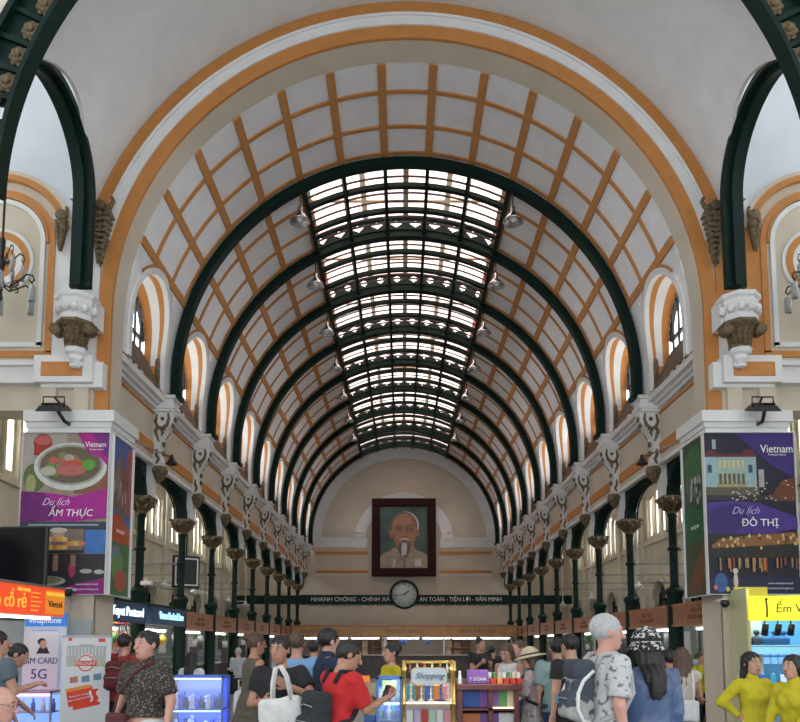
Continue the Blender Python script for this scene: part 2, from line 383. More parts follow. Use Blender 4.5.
# ---- the great arch wall
aw = MB()
aw.holed(-9.4, 9.4, 0, 13.6, [(0, RV, 0, ZC, 1), (-7.7, 1.3, 0, 5.62, 0), (7.7, 1.3, 0, 5.62, 0)], FY, YA0, YA1, seg=64)
struct(aw.build('wall_arch', [M_beige]))
at_ = MB()
fz = lambda u, v, w: (u, w, ZC+v)
at_.m = 1; at_.band(RV-.005, 5.36, YA0-.04, YA0+.02, 0, 180, fz, 72)
for s_ in (-1, 1): at_.box(*sorted((s_*(RV-.005), s_*5.36)), YA0-.04, YA0+.02, 5.5, ZC)
at_.band(5.57, 5.83, YA0-.03, YA0+.02, 20, 160, fz, 64)
at_.m = 0; at_.band(5.36, 5.57, YA0-.07, YA0+.02, 14, 166, fz, 64); at_.band(5.52, 5.57, YA0-.10, YA0, 17, 163, fz, 64)
for s_ in (-1, 1):
    at_.box(*sorted((s_*5.36, s_*6.2)), YA0-.027, YA0+.02, 4.8+EYE, 7.5+EYE)
    # entablature, pedestal with orange panel, short pilasters
    at_.m = 0
    at_.box(*sorted((s_*6.2, s_*9.4)), YA0-.12, YA0, 4.46+EYE, 4.75+EYE); at_.box(*sorted((s_*6.2, s_*9.4)), YA0-.2, YA0, 4.70+EYE, 4.78+EYE)
    at_.box(*sorted((s_*6.2, s_*9.4)), YA0-.16, YA0, 4.40+EYE, 4.46+EYE)
    at_.box(*sorted((s_*5.30, s_*6.28)), YA0-.32, YA0, 4.36+EYE, 4.82+EYE); at_.box(*sorted((s_*5.16, s_*6.2)), YA0-.22, YA0+.1, 4.30+EYE, 4.74+EYE)
    at_.m = 1; at_.box(*sorted((s_*5.46, s_*6.15)), YA0-.335, YA0-.3, 4.46+EYE, 4.70+EYE)
    at_.m = 2
    for x in (5.4, 5.95): at_.box(*sorted((s_*x, s_*(x+.25))), YA0-.2, YA0, 3.86+EYE, 4.36+EYE)
    at_.box(*sorted((s_*5.36, s_*6.3)), YA0-.1, YA0, 3.86+EYE, 4.36+EYE)
    # blind arch on the aisle front
    xc = s_*7.12; fq = lambda u, v, w: (xc+u, w, 6.96+EYE+v)
    at_.m = 4; at_.box(*sorted((s_*5.84, s_*9.4)), YA0-.012, YA0, 4.8+EYE, 13)
    at_.m = 2; at_.band(.01, 1.16, YA0-.02, YA0, 0, 180, fq, 32); at_.box(xc-.91, xc+.91, YA0-.02, YA0, 4.84+EYE, 6.96+EYE)
    at_.m = 1; at_.band(.86, .97, YA0-.05, YA0, 0, 180, fq, 32)
    for q in (-1, 1): at_.box(*sorted((xc+q*.86, xc+q*.97)), YA0-.05, YA0, 4.98+EYE, 6.96+EYE)
    at_.box(xc-.97, xc+.97, YA0-.05, YA0, 4.90+EYE, 5.01+EYE)
    at_.m = 0; at_.band(.72, .80, YA0-.06, YA0, 0, 180, fq, 32)
    for q in (-1, 1): at_.box(*sorted((xc+q*.72, xc+q*.80)), YA0-.06, YA0, 5.1+EYE, 6.96+EYE)
    at_.box(xc-.8, xc+.8, YA0-.06, YA0, 5.08+EYE, 5.16+EYE)
    at_.m = 3; at_.band(1.13, 1.17, YA0-.12, YA0, 12, 168, fq, 32); at_.m = 1; at_.band(1.17, 1.24, YA0-.10, YA0, 12, 168, fq, 32); at_.m = 2; at_.band(1.24, 1.32, YA0-.08, YA0, 12, 168, fq, 32)
    at_.m = 3; at_.band(.82, .86, YA0-.07, YA0, 0, 180, fq, 32)
    fo = lambda u, v, w: (xc+u, w, 6.62+EYE+v)
    at_.m = 1; at_.band(.42, .54, YA0-.06, YA0, -60, 240, fo, 36); at_.m = 0; at_.band(.3, .42, YA0-.04, YA0, -90, 270, fo, 36); at_.band(.54, .6, YA0-.05, YA0, -50, 230, fo, 36)
    at_.m = 1; at_.band(.02, .3, YA0-.03, YA0, -90, 270, fo, 36)
struct(at_.build('trim_2', [M_white, M_orange, M_beige, M_orange2, mat('blue_white_plaster', (.60,.63,.68), .85, noise=.04, nscale=2)]))

# ---- short tunnel vault in front of the arch, with narrow side arches
RT = 5.84; YT0 = 8.45
tv = MB()
def tmap(sg):
    return lambda u, v, w: (sg*((math.sqrt(max(RT**2-(v-ZC)**2, 0)) if v > ZC else RT) + w), u, v)
for sg in (-1, 1):
    tv.holed(YT0, YA0, 7.4+EYE, 9.1+EYE, [(9.97, 1.12, 7.4+EYE, 7.4+EYE, 1)], tmap(sg), 0, .06, seg=28, vseg=24)
a9 = math.degrees(math.asin(3.4/RT))
tv.band(RT, RT+.35, YT0, YA0, a9, 180-a9, fz, 96)
struct(tv.build('ceiling_tunnel', [M_white]))
# front hall shell: side walls with tall openings and a high ceiling
fh = MB()
for sg in (-1, 1): fh.holed(-5, YA0, 0, 12.6, [(5.4, 1.6, 0, 8, 1), (1.0, 1.6, 0, 8, 1), (9.6, 1.3, 0, 8, 1)], FX(sg), 10.6, 11, seg=16)
fh.holed(-11, 11, 0, 14.6, [(-7, 1.5, 0, 8, 1), (0, 2.6, 0, 9, 1), (7, 1.5, 0, 8, 1)], FY, -5, -5.4, seg=16)  # unseen back wall, added so less daylight reaches the hall from behind
struct(fh.build('wall_front_hall', [M_cream]))
struct(MB().box(-11, 11, -5, YA0, 14.6, 14.8).build('ceiling_front_hall', [M_white]))
# ================================================================ ARCH RIBS, SKYLIGHT, LAMPS
rfn = lambda u, v, w: (u, w, v)
rib = empty('arch_rib', (0, RY[0], ZC), 'x', 'arch rib', 'green arch ribs of the nave')
m = MB(); m.band(4.94, 5.10, -.05, .05, 0, 180, rfn, 72)
for s_ in (-1, 1): m.box(*sorted((s_*4.94, s_*5.10)), -.05, .05, -.45, 0)
m.build('web', M_green, rib)
m = MB(); m.band(4.90, 4.945, -.11, .11, 0, 180, rfn, 72)
for s_ in (-1, 1): m.box(*sorted((s_*4.90, s_*4.945)), -.11, .11, -.45, 0)
m.build('flange', M_green, rib)
for s_ in (-1, 1):
    m = MB(); m.box(*sorted((s_*4.85, s_*5.12)), -.16, .16, -.47, -.38); m.build('foot', M_green, rib)
    for y in (-.42, .42):
        m = MB(); m.lathe([(.0, -.42), (.13, -.42), (.13, .12), (.11, .2), (.06, .25), (0, .26)], (s_*5.22, y, .05), n=12, sx=.8); m.build('bronze_pilaster', M_bronze, rib)
rib['label'] = 'first green arch rib of the nave, with smooth solid crown, nearest the great arch'
for k in range(1, 9): dup(rib, (0, RY[k], ZC), '%s green arch rib of the nave counting from the great arch' % ORD[k])

sk = empty('skylight', (0, RY[0], ZC), 'long glazed skylight with dark green bars along the crown of the vault', 'skylight')
for k in range(-2, 4):
    a = (k-.5)*S10; d = math.degrees(.04/5)
    m = MB(); m.band(4.96, 5.2, 0, RY[8]-RY[0], 90-a-d, 90-a+d, rfn, 1); m.build('rail', M_green, sk)
ring = MB().band(5.03, 5.13, -.065, .065, 90-SKY, 90+SKY, rfn, 20).build('ring_beam', M_green, sk)
rod = MB().band(5.1, 5.135, -.018, .018, 90-SKY, 90+SKY, rfn, 20).build('rod', mat('dark_rod', (.03,.022,.022), .5), sk)
MOT = ["####.####", "###...###", "#.......#", "##.....##", "###...###", "####.####", "#########"]
tr = MB()
for p in range(5):
    for h in range(2):
        a0 = 90+SKY-(p+h*.5)*S10; a1 = a0-S10*.5
        for i, row in enumerate(MOT):
            for j, ch in enumerate(row):
                if ch == '#':
                    r1 = 5.42-i*.038; b0 = a0+(a1-a0)*(j/9); b1 = a0+(a1-a0)*((j+1)/9)
                    tr.band(r1-.0382, r1, -.03, .03, b0, b1, rfn, 1)
tr.band(5.42, 5.46, -.06, .06, 90-SKY, 90+SKY, rfn, 20); tr.band(5.10, 5.16, -.09, .09, 90-SKY, 90+SKY, rfn, 20)
truss = tr.build('pierced_truss', M_green, sk); truss.location = (0, B, 0)
for k in range(2, 9): dup(truss, (0, B*k, 0), parent=sk)
first = True
for k in range(8):
    for q in (1/3, 2/3):
        o = ring if first else dup(ring, parent=sk); o.location = (0, B*(k+q), 0)
        first = False
first = True
for k in range(8):
    for q in (1/9+.02, 2/9+.01, 4/9, 5/9, 7/9, 8/9-.02):
        o = rod if first else dup(rod, parent=sk); o.location = (0, B*(k+q), 0); first = False
# glazed lantern above: pinkish glass, beige beams, red-brown cheeks
gm = bpy.data.materials.new('lantern_glass'); gm.use_nodes = True; nt = gm.node_tree; nt.nodes.clear()
out = nt.nodes.new('ShaderNodeOutputMaterial'); tl = nt.nodes.new('ShaderNodeBsdfTranslucent'); tp = nt.nodes.new('ShaderNodeBsdfTransparent'); mx = nt.nodes.new('ShaderNodeMixShader')
tl.inputs[0].default_value = (.93, .82, .78, 1); tp.inputs[0].default_value = (.62, .53, .50, 1); mx.inputs[0].default_value = .35
nt.links.new(tp.outputs[0], mx.inputs[1]); nt.links.new(tl.outputs[0], mx.inputs[2]); nt.links.new(mx.outputs[0], out.inputs[0])
L = RY[8]-RY[0]
m = MB(); m.box(-2.9, 2.9, -.6, L+.6, 5.95, 5.97); m.build('glass_pane', gm, sk)
M_lb = mat('lantern_beam', (.50, .40, .27), .7)
for x in (-2.55, -1.1, 0, 1.1, 2.55):
    m = MB(); m.box(x-.07, x+.07, -.6, L+.6, 5.9, 5.949); m.build('lantern_beam', M_lb, sk)
for k in range(9):
    m = MB(); m.box(-2.9, 2.9, B*k-.04, B*k+.04, 5.91, 5.948); m.build('lantern_crossbar', M_lb, sk)
for s_ in (-1, 1):
    m = MB(); m.box(*sorted((s_*2.62, s_*2.9)), -.6, L+.6, 5.0, 5.97); m.build('lantern_cheek', mat('lantern_cheek', (.42,.36,.30), .8), sk)
    for k in range(8):
        m = MB(); m.box(*sorted((s_*2.5, s_*2.6)), B*k+.9, B*k+1.15, 4.8, 5.9); m.build('red_banner_strip', mat('red_strip', (.45,.03,.03), .6), sk)
for y in (-.6, L+.5):
    m = MB(); m.box(-2.9, 2.9, y, y+.1, 5.2, 5.97); m.build('lantern_end', M_vault, sk)

lamp = empty('pendant_lamp', (0,0,0), 'x', 'pendant lamp', 'metal bell lamps along the skylight')
MB().tube([(0,0,.55), (0,0,.12)], .012, 6).build('hanging_rod', M_black, lamp)
m = MB(); m.lathe([(.03,.16),(.05,.14),(.055,.03),(.07,.0),(.13,-.06),(.20,-.15),(.235,-.20),(.22,-.20),(.12,-.07),(.03,-.0)], n=24); m.build('bell_shade', M_chrome, lamp)
MB().sph((0,0,-.12), .07, 12).build('bulb', mat('unlit_bulb', (.8,.8,.78), .3), lamp)
k = 0
for i in range(7):
    for sg, sd_ in ((-1,'left'),(1,'right')):
        o = lamp if k == 0 else dup(lamp); k += 1
        o.location = (sg*2.36, RY[i], ZC+4.32-.55+.02)
        o['label'] = 'metal bell lamp at the %s edge of the skylight under the %s green rib' % (sd_, ORD[i])

# ================================================================ ARCADE: columns, spandrels, brackets
col = empty('column', (-5.66, RY[0], 0), 'x', 'column', 'dark green cast iron columns of the arcades')
MB().lathe([(.26,0),(.26,.1),(.22,.14),(.22,.2),(.17,.26),(.155,.3),(.15,2.6),(.17,2.66),(.19,2.70),(.19,2.76),(.13,2.82)], n=20).build('pedestal', M_green, col)
MB().lathe([(.115,2.78),(.085,2.9),(.082,4.3),(.1,4.34),(.1,4.40)], n=16).build('shaft', M_green, col)
m = MB(); m.lathe([(.09,4.38),(.11,4.42),(.10,4.46),(.13,4.52),(.20,4.60),(.24,4.64),(.24,4.72)], n=16)
for i in range(8):
    a = 2*PI*i/8; r = .2
    m.tube([(.1*math.cos(a),.1*math.sin(a),4.45),(.17*math.cos(a),.17*math.sin(a),4.53),(.25*math.cos(a),.25*math.sin(a),4.60),(.29*math.cos(a),.29*math.sin(a),4.56)], [.03,.045,.045,.02], 6)
    m.sph((.25*math.cos(a+.39), .25*math.sin(a+.39), 4.66), .06, 8)
m.cbox((0,0,4.72), (.52,.52,.06)); m.build('capital', M_bronze, col)
m = MB(); m.lathe([(.095,3.6),(.12,3.62),(.12,3.66),(.095,3.68)], n=14); m.build('collar', M_green, col)

spn = empty('arcade_arch', (-5.66, RY[0], 4.75), 'x', 'arch', 'dark green cast iron arches between the arcade columns')
def span(n=12, r=1.0):
    m = MB(); z1 = .86
    for s_ in (0, 1):
        pts = []
        for i in range(n+1):
            a = R_(90)*i/n; pts.append((.17+1.19*(1-math.cos(a)), .02+.66*math.sin(a)))
        poly = [(.04, 0), (.17, 0)] + pts[1:] + [(1.36, z1), (.04, z1)]
        if s_: poly = [(B-u, v) for u, v in reversed(poly)]
        for i in range(len(poly)): pass
        # fan triangulation towards the outer corner
        f = lambda u, v, w: (w, u, v)
        cx = .04 if not s_ else B-.04
        inner = poly[1:-2] if not s_ else poly[2:-1]
        for a, b in zip(inner[:-1], inner[1:]):
            m.prism([a, b, (b[0], z1), (a[0], z1)], -.12, .12, f)
        x0, x1 = (.04, .17) if not s_ else (B-.17, B-.04)
        m.prism([(x0,0),(x1,0),(x1,z1),(x0,z1)], -.12, .12, f)
        m.T = Matrix.Identity(4)
        for i in range(n):
            a, b = (pts[i], pts[i+1]) if not s_ else ((B-pts[i][0], pts[i][1]), (B-pts[i+1][0], pts[i+1][1]))
            m.tube([(-.15, a[0], a[1]), (-.15, b[0], b[1])], .022, 5); m.tube([(.15, a[0], a[1]), (.15, b[0], b[1])], .022, 5)
    return m
span().build('spandrel_panel', M_green, spn)
m = MB(); m.box(.12, .26, -.11, .11, .0, .88); m.build('white_post', M_white, spn)
m = MB(); m.box(-.16, .16, -.16, .16, -.02, .04); m.build('impost', M_green, spn)

br = empty('wall_bracket', (-5.3, RY[0], EYE), 'x', 'bracket', 'white scrolled wall brackets under the arch ribs')
m = MB(); fb = lambda u, v, w: (u, w, v)
prof = [(-.12,3.72),(.02,3.72),(.07,3.85),(.05,4.0),(.02,4.2),(.05,4.38),(.14,4.52),(.22,4.62),(.28,4.72),(.30,4.86),(.30,4.95),(-.12,4.95)]
for a, b in zip(prof[1:-1], prof[2:-1]): m.prism([(-.12,a[1]), a, b, (-.12,b[1])] if abs(b[1]-a[1]) > 1e-6 else [a,b,a], -.13, .13, fb)
m.build('console', M_white, br)
m = MB(); m.box(-.14,.30,-.19,.19,4.93,4.99); m.box(-.14,.34,-.22,.22,4.99,5.08); m.box(-.14,.31,-.2,.2,5.08,5.20); m.box(-.14,.36,-.25,.25,5.20,5.27); m.build('cap', M_white, br)
def bracket_ornament():
    m = MB()
    for sy in (-1, 1):
        y = sy*.145
        m.tube([(-.04,y,4.88),(-.07,y,4.72),(-.02,y,4.6),(.08,y,4.56),(.18,y,4.64),(.22,y,4.78),(.2,y,4.9)], [.02,.032,.04,.045,.04,.03,.02], 6)
        m.tube([(-.02,y,4.62),(-.06,y,4.5),(-.02,y,4.38),(.02,y,4.28)], [.035,.04,.03,.015], 6)
        m.tube([(.02,y,4.6),(.1,y,4.48),(.06,y,4.40)], [.03,.035,.012], 6)
        m.tube([(.1,y,4.58),(.16,y,4.52)], [.03,.01], 6)
        m.tube([(-.02,y,4.12),(-.03,y,4.0),(.02,y,3.9),(-.02,y,3.8)], [.02,.035,.035,.02], 6)
        m.sph((.08, y, 4.78), .045, 8)
    for x, z in ((.31,4.8),(.27,4.66),(.08,4.25),(.08,4.05)): m.sph((x, 0, z), .05, 8, (.6,1.6,1.3))
    return m
bracket_ornament().build('bronze_leaf_ornament', M_bronze, br)
m = MB(); m.lathe([(.0,3.42),(.05,3.44),(.10,3.52),(.14,3.62),(.16,3.70),(.15,3.76),(0,3.78)], (-.0,0,0), n=12)
for i in range(6):
    a = PI*i/3; m.sph((.13*math.cos(a), .13*math.sin(a), 3.66), .055, 8, (1,1,1.6))
m.build('bronze_foot', M_bronze, br)
first = True
for sg, sd_ in ((-1,'left'),(1,'right')):
    for k in range(9):
        for proto, y0, x0, z0, txt in ((col, 0, 5.66, 0, '%s dark green iron column of the %s arcade from the front'), (spn, 0, 5.66, 4.75, '%s dark green iron arch of the %s arcade from the front'), (br, 0, 5.3, EYE, '%s white scrolled wall bracket with bronze leaves on the %s wall from the front')):
            if proto is spn and k == 8: continue
            o = proto if first else dup(proto)
            o.location = (sg*x0, RY[k]+y0, z0); o.scale = (-sg, 1, 1) if proto is not col else (1,1,1)
            o['label'] = txt % (ORD[k], sd_)
        first = False
# half arch from the pier to the first column
for sg, sd_ in ((-1,'left'),(1,'right')):
    o = dup(spn, (sg*5.66, RY[0]-B, 4.75), 'dark green iron arch between the %s poster pier and the first column' % sd_); o.scale = (-sg, 1, 1)
    o = dup(spn, (sg*5.66, RY[8], 4.75), 'last dark green iron arch on the %s, next to the end wall' % sd_); o.scale = (-sg, (YE-RY[8])/B, 1)
# white tie rods across the aisles
for sg, sd_ in ((-1,'left'),(1,'right')):
    for k in range(5):
        t = MB(); t.tube([(sg*5.75, 0, 0), (sg*8.86, 0, 0)], .022, 6); t.sph((sg*5.8,0,0), .05, 8)
        o = t.build('tie_rod', M_steel); o.location = (0, RY[k], 3.64)
        tag(o, 'thin grey tie rod crossing the %s aisle at the %s column' % (sd_, ORD[k]), 'rod', 'tie rods of the aisles')

# ================================================================ FRONT: rosette arches, narrow arches, corbels, ornaments
ra = empty('rosette_arch', (0, 8.45, ZC), 'huge dark green iron arch with bronze rosettes crossing in front of the great arch', 'arch')
m = MB()
NS = 44
for i in range(NS):
    a0 = 180*i/NS; a1 = 180*(i+1)/NS
    m.band(5.27, 5.33, .05, .10, a0, a1, rfn, 2); m.band(5.51, 5.77, .05, .10, a0, a1, rfn, 2)
    m.band(5.33, 5.51, .05, .10, a0+1.0, a1-1.0, rfn, 1)
m.build('web', M_green, ra)
m = MB(); m.band(5.22, 5.28, -.09, .14, 0, 180, rfn, 96); 
m.build('inner_flange', M_green, ra)
m = MB(); m.band(5.76, 5.84, -.05, .14, 0, 180, rfn, 96); m.build('outer_flange', M_green, ra)
st0 = MB().box(5.28, 5.76, -.0, .05, -.035, .035).build('stiffener', M_green, ra)
for i in range(1, NS+1):
    if 10 < i < 34: continue
    o = dup(st0, parent=ra); o.rotation_euler = (0, -R_(180*(i+.5)/NS), 0)
ros = MB(); ros.lathe([(0,-.10),(.035,-.11),(.055,-.085),(.05,-.06),(.085,-.075),(.105,-.05),(.10,-.02),(.06,0)], axis='Y', n=16)
for i in range(8): a = PI*i/4; ros.sph((.10*math.cos(a), -.02, .10*math.sin(a)), .045, 8, (1,.6,1))
rosette = None
for i in range(NS):
    a = 180*i/NS
    if min(a, 180-a) < 14 or 36 < a < 144: continue
    o = ros.build('rosette', M_bronze, ra) if rosette is None else dup(rosette, parent=ra)
    rosette = o; o.location = (5.415*math.cos(R_(a)), .04, 5.415*math.sin(R_(a)))
for s_ in (-1, 1):
    m = MB()
    for i in range(9):
        t = i/8; a = R_(13.5-8.5*t); r = 5.52; x, z = s_*r*math.cos(a), r*math.sin(a)
        if i == 0:
            m.sph((x, .0, z+.02), .11, 10, (1,.7,1))
        else:
            for q in (-1, 1): m.tube([(x, .03, z-.06), (x+q*.05, -.02, z), (x+q*.075, -.03, z+.07)], [.012,.032,.008], 6)
    m.build('wheat_ornament', M_bronze, ra)
    m = MB(); m.box(*sorted((s_*5.24, s_*5.8)), -.1, .14, .1, .42); m.lathe([(.1,0),(.2,.1),(.26,.3)], (s_*5.55, 0, .06), n=14); m.build('foot', M_bronze, ra)

na = empty('side_arch', (-5.42, 9.97, 7.4+EYE), 'x', 'arch', 'narrow dark green side arches')
m = MB(); fs_ = lambda u, v, w: (w, u, v)
m.band(1.10, 1.2, -.17, .17, 0, 180, fs_, 28); m.band(1.2, 1.3, -.06, .06, 0, 180, fs_, 28)
m.box(-.17, .17, 1.10, 1.2, -1.55, 0)
m.build('arch_band', M_green, na)
m = MB(); m.band(1.02, 1.11, -.05, .05, 0, 180, fs_, 28)
m.box(-.05, .05, 1.02, 1.11, -1.55, 0)
m.build('arch_web', M_green, na)
na['label'] = 'narrow dark green iron arch on the left in front of the great arch'
o = dup(na, (5.42, 9.97, 7.4+EYE), 'narrow dark green iron arch on the right in front of the great arch'); o.scale = (-1,1,1)

cb = empty('corbel', (-5.54, 11.3, EYE-.10), 'x', 'corbel', 'white and bronze corbels under the narrow green arches')
m = MB(); n = 8
def octo(m, prof, sx=1, sy=1, c=(0,0)):
    m.smooth = False; vs = []; 
    for r, z in prof:
        for i in range(8): a = PI/8+PI*i/4; vs.append((c[0]+r*math.cos(a)*sx, c[1]+r*math.sin(a)*sy, z))
    fs = [(k*8+i, k*8+(i+1) % 8, (k+1)*8+(i+1) % 8, (k+1)*8+i) for k in range(len(prof)-1) for i in range(8)]
    fs += [tuple(range(7,-1,-1)), tuple(range((len(prof)-1)*8, len(prof)*8))]; m.add(vs, fs)
octo(m, [(.24,5.40),(.30,5.42),(.30,5.50),(.27,5.53),(.29,5.62),(.31,5.70),(.31,5.76),(.35,5.80),(.35,5.86)])
for i in range(6): m.sph((.3*math.cos(-PI/2+(i-2.5)*.55), .3*math.sin(-PI/2+(i-2.5)*.55), 5.6), .07, 8, (1,1,1.1))
m.box(-.3, .3, 0, .34, 5.4, 5.86); m.build('white_abacus', M_white, cb)
m = MB(); octo(m, [(.17,4.98),(.18,5.0),(.17,5.06),(.19,5.2),(.26,5.30),(.33,5.36),(.33,5.40)])
for s_ in (-1, 1): m.lathe([(0,-.1),(.09,-.1),(.09,.1),(0,.1)], (s_*.27, -.12, 5.25), axis='Y', n=12)
for i in range(5): m.tube([(.15*math.cos(-PI/2+(i-2)*.5), .16*math.sin(-PI/2+(i-2)*.5), 5.02), (.17*math.cos(-PI/2+(i-2)*.5), .18*math.sin(-PI/2+(i-2)*.5), 5.2), (.24*math.cos(-PI/2+(i-2)*.5), .25*math.sin(-PI/2+(i-2)*.5), 5.28)], [.03,.035,.02], 6)
m.build('bronze_capital', M_bronze, cb)
m = MB(); octo(m, [(.04,4.66),(.08,4.68),(.06,4.72),(.12,4.80),(.12,4.86),(.17,4.90),(.19,4.97)])
m.box(-.1,.1,0,.5,4.7,4.97); m.box(-.18,.18,.1,.5,4.9,5.4); m.build('white_pendant', M_white, cb)
cb['label'] = 'white and bronze corbel left of the great arch'
dup(cb, (5.54, 11.3, EYE-.10), 'white and bronze corbel right of the great arch')
dup(cb, (-5.82, 8.62, EYE-.1), 'white and bronze corbel under the foot of the rosette arch at the left edge')
dup(cb, (5.82, 8.62, EYE-.1), 'white and bronze corbel under the foot of the rosette arch at the right edge')

def cascade(m, x, y, z, h, wd, s_):
    """hanging garland of leaves, top at z"""
    m.lathe([(0,-.08),(.07,-.09),(.1,-.06),(.1,.0)], (x-s_*wd*.1, y, z), axis='Y', n=14)
    m.tube([(x, y-.03, z-.1), (x+s_*wd*.45, y-.04, z-.02), (x+s_*wd*.6, y-.04, z+.08), (x+s_*wd*.5, y-.04, z+.14)], [.05,.045,.035,.03], 7)
    rr = random.Random(3)
    for i in range(9):
        t = i/8; zz = z-.15-t*h*.8; ww = wd*(.55*(1-t)+.12)
        for q in (-1, 1):
            m.tube([(x, y-.02, zz), (x+q*ww*.6, y-.06, zz-.0), (x+q*ww, y-.03, zz-.11)], [.045,.075*(1-.4*t),.015], 6)
        m.sph((x+rr.uniform(-.03,.03), y-.05, zz), .06*(1-.4*t), 8)
    m.tube([(x, y-.03, z-.15-h*.75), (x, y-.03, z-h-.12)], [.04,.008], 6)
for s_, sd_ in ((-1,'left'),(1,'right')):
    m = MB(); cascade(m, 0, 0, 0, 1.0, .34, -s_); o = m.build('leaf_garland', M_bronze); o.location = (s_*5.33, 11.62, 7.62+EYE-.02)
    tag(o, 'large bronze leaf garland between the green side arch and great arch on the %s' % sd_, 'ornament', 'large bronze garlands')
    m = MB(); cascade(m, 0, 0, 0, .5, .15, -s_); o = m.build('leaf_garland', M_bronze); o.location = (s_*6.0, 11.58, 7.4+EYE)
    tag(o, 'small bronze leaf garland at the end of the %s blind arch moulding' % sd_, 'ornament', 'small bronze garlands')

# ================================================================ CHANDELIERS
ch = empty('chandelier', (-6.62, 10.9, 5.95+EYE), 'x', 'chandelier', 'iron chandeliers with glass cylinder lamps')
m = MB(); m.tube([(0,0,-.35),(0,0,2.6)], .02, 8); m.lathe([(0,-.45),(.05,-.38),(.03,-.3),(.06,-.1),(.03,0),(.06,.2),(.03,.35),(.05,.6),(.0,.7)], n=14); m.build('stem', M_black, ch)
arm = MB(); arm.tube([(.03,0,-.15),(.15,0,-.2),(.3,0,-.08),(.42,0,.02),(.52,0,.0),(.55,0,-.08),(.5,0,-.12),(.47,0,-.07)], .014, 6)
arm.tube([(.15,0,-.2),(.2,0,-.1),(.27,0,-.08),(.3,0,-.15),(.25,0,-.18)], .011, 6); arm.tube([(.52,0,-.1),(.52,0,-.17)], .008, 5)
gl = MB(); gl.lathe([(.0,-.17),(.035,-.17),(.055,-.19),(.055,-.44),(.05,-.44),(.05,-.2)], (.52,0,0), n=14)
a0 = arm.build('arm', M_black, ch); g0 = gl.build('glass_lamp', M_glass, a0)
for i in range(1, 12):
    o = dup(a0, parent=ch); o.rotation_euler = (0, 0, 2*PI*(i % 6)/6 + (.5 if i > 5 else 0)); 
    if i > 5: o.location = (0, 0, .42); o.scale = (.6, .6, 1)
ch['label'] = 'iron chandelier with frosted glass cylinder lamps at the left edge'
dup(ch, (6.72, 10.9, 5.95+EYE), 'iron chandelier with frosted glass cylinder lamps at the right edge', rz=.2)

# ================================================================ END WALL: portrait, banner beam, clock
pt = empty('portrait_painting', (0, YE-.18, 5.28), 'large framed portrait of an elderly man with white goatee on the end wall', 'painting')
M_frame = mat('dark_red_frame', (.028, .008, .008), .65, spec=.15, noise=.2, nscale=6)
m = MB(); W2, HH = 1.76, 4.32
for (x0,x1,z0,z1) in ((-W2,W2,0,.42),(-W2,W2,HH-.42,HH),(-W2,-W2+.42,.42,HH-.42),(W2-.42,W2,.42,HH-.42)): m.rbox(x0,x1,-.12,.06,z0,z1,.03)
for (x0,x1,z0,z1) in ((-1.36,1.36,.40,.46),(-1.36,1.36,HH-.46,HH-.40),(-1.36,-1.3,.46,HH-.46),(1.3,1.36,.46,HH-.46)): m.box(x0,x1,-.07,.0,z0,z1)
m.build('frame', M_frame, pt)
def disc(m, pts, y, f=None): 
    n = len(pts); m.add([(x, y, z) for x, z in pts], [tuple(range(n))])
def ell(cx, cz, rx, rz, n=28, a0=0, a1=2*PI): return [(cx+rx*math.cos(a0+(a1-a0)*i/n), cz+rz*math.sin(a0+(a1-a0)*i/n)) for i in range(n)]
pm = [mat('painting_green', (.055,.10,.085), .6, noise=.25, nscale=1.2), mat('painting_coat', (.30,.26,.19), .6, noise=.2, nscale=3), mat('painting_skin', (.30,.15,.08), .6, noise=.25, nscale=2.5), mat('painting_hair', (.10,.10,.10), .6), mat('painting_white', (.50,.48,.44), .6), mat('painting_dark', (.06,.03,.02), .6), mat('painting_lip', (.22,.07,.05), .6), mat('painting_light_skin', (.35,.185,.105), .6)]
cv = MB(); cv.box(-1.36, 1.36, 0, .02, .42, HH-.42); L_ = [0]
def layer(pts, mi): L_[0] += 1; cv.m = mi; disc(cv, pts, -.002*L_[0])
layer([(-1.3,.46),(1.3,.46),(1.3,1.15),(1.05,1.32),(.72,1.45),(.5,1.72),(.3,1.5),(-.3,1.45),(-.5,1.62),(-.75,1.42),(-1.1,1.28),(-1.3,1.1)], 1)
layer([(-.42,1.3),(.52,1.3),(.55,2.0),(-.4,2.0)], 2)
layer([(-.5,1.62),(-.35,1.2),(0,1.05),(.35,1.2),(.55,1.75),(.35,1.5),(0,1.3),(-.3,1.45)], 1)
layer(ell(.0, 2.75, .80, .82), 3); layer(ell(.06, 2.8, .78, .80), 4); layer(ell(-.02, 2.78, .76, .80), 3)
layer(ell(-.70, 2.35, .1, .22), 2); layer(ell(.76, 2.4, .1, .22), 2)
layer([(-.66,2.7),(-.58,3.15),(-.3,3.42),(.1,3.48),(.45,3.35),(.66,3.0),(.72,2.5),(.66,2.1),(.5,1.75),(.25,1.55),(0,1.48),(-.22,1.55),(-.45,1.8),(-.6,2.2)], 2)
layer([(-.2,2.95),(0,3.3),(.35,3.2),(.5,2.9),(.2,2.85)], 7); layer(ell(.36, 2.25, .17, .15), 7); layer(ell(-.3, 2.2, .14, .13), 7)
for x in (-.28, .33):
    layer(ell(x, 2.58, .17, .07), 5); layer(ell(x, 2.57, .11, .04), 4); layer(ell(x, 2.57, .045, .04), 5)
    layer([(x-.2,2.74),(x+.02,2.84),(x+.22,2.74),(x+.2,2.70),(x,2.77),(x-.2,2.69)], 3)
layer([(-.02,2.6),(.08,2.6),(.14,2.24),(.06,2.16),(-.06,2.16),(-.12,2.24)], 7); layer(ell(-.06,2.19,.04,.025), 5); layer(ell(.10,2.19,.04,.025), 5)
layer([(-.32,1.96),(-.12,2.1),(.02,2.12),(.18,2.1),(.4,1.94),(.28,1.98),(.02,2.02),(-.2,1.99)], 4)
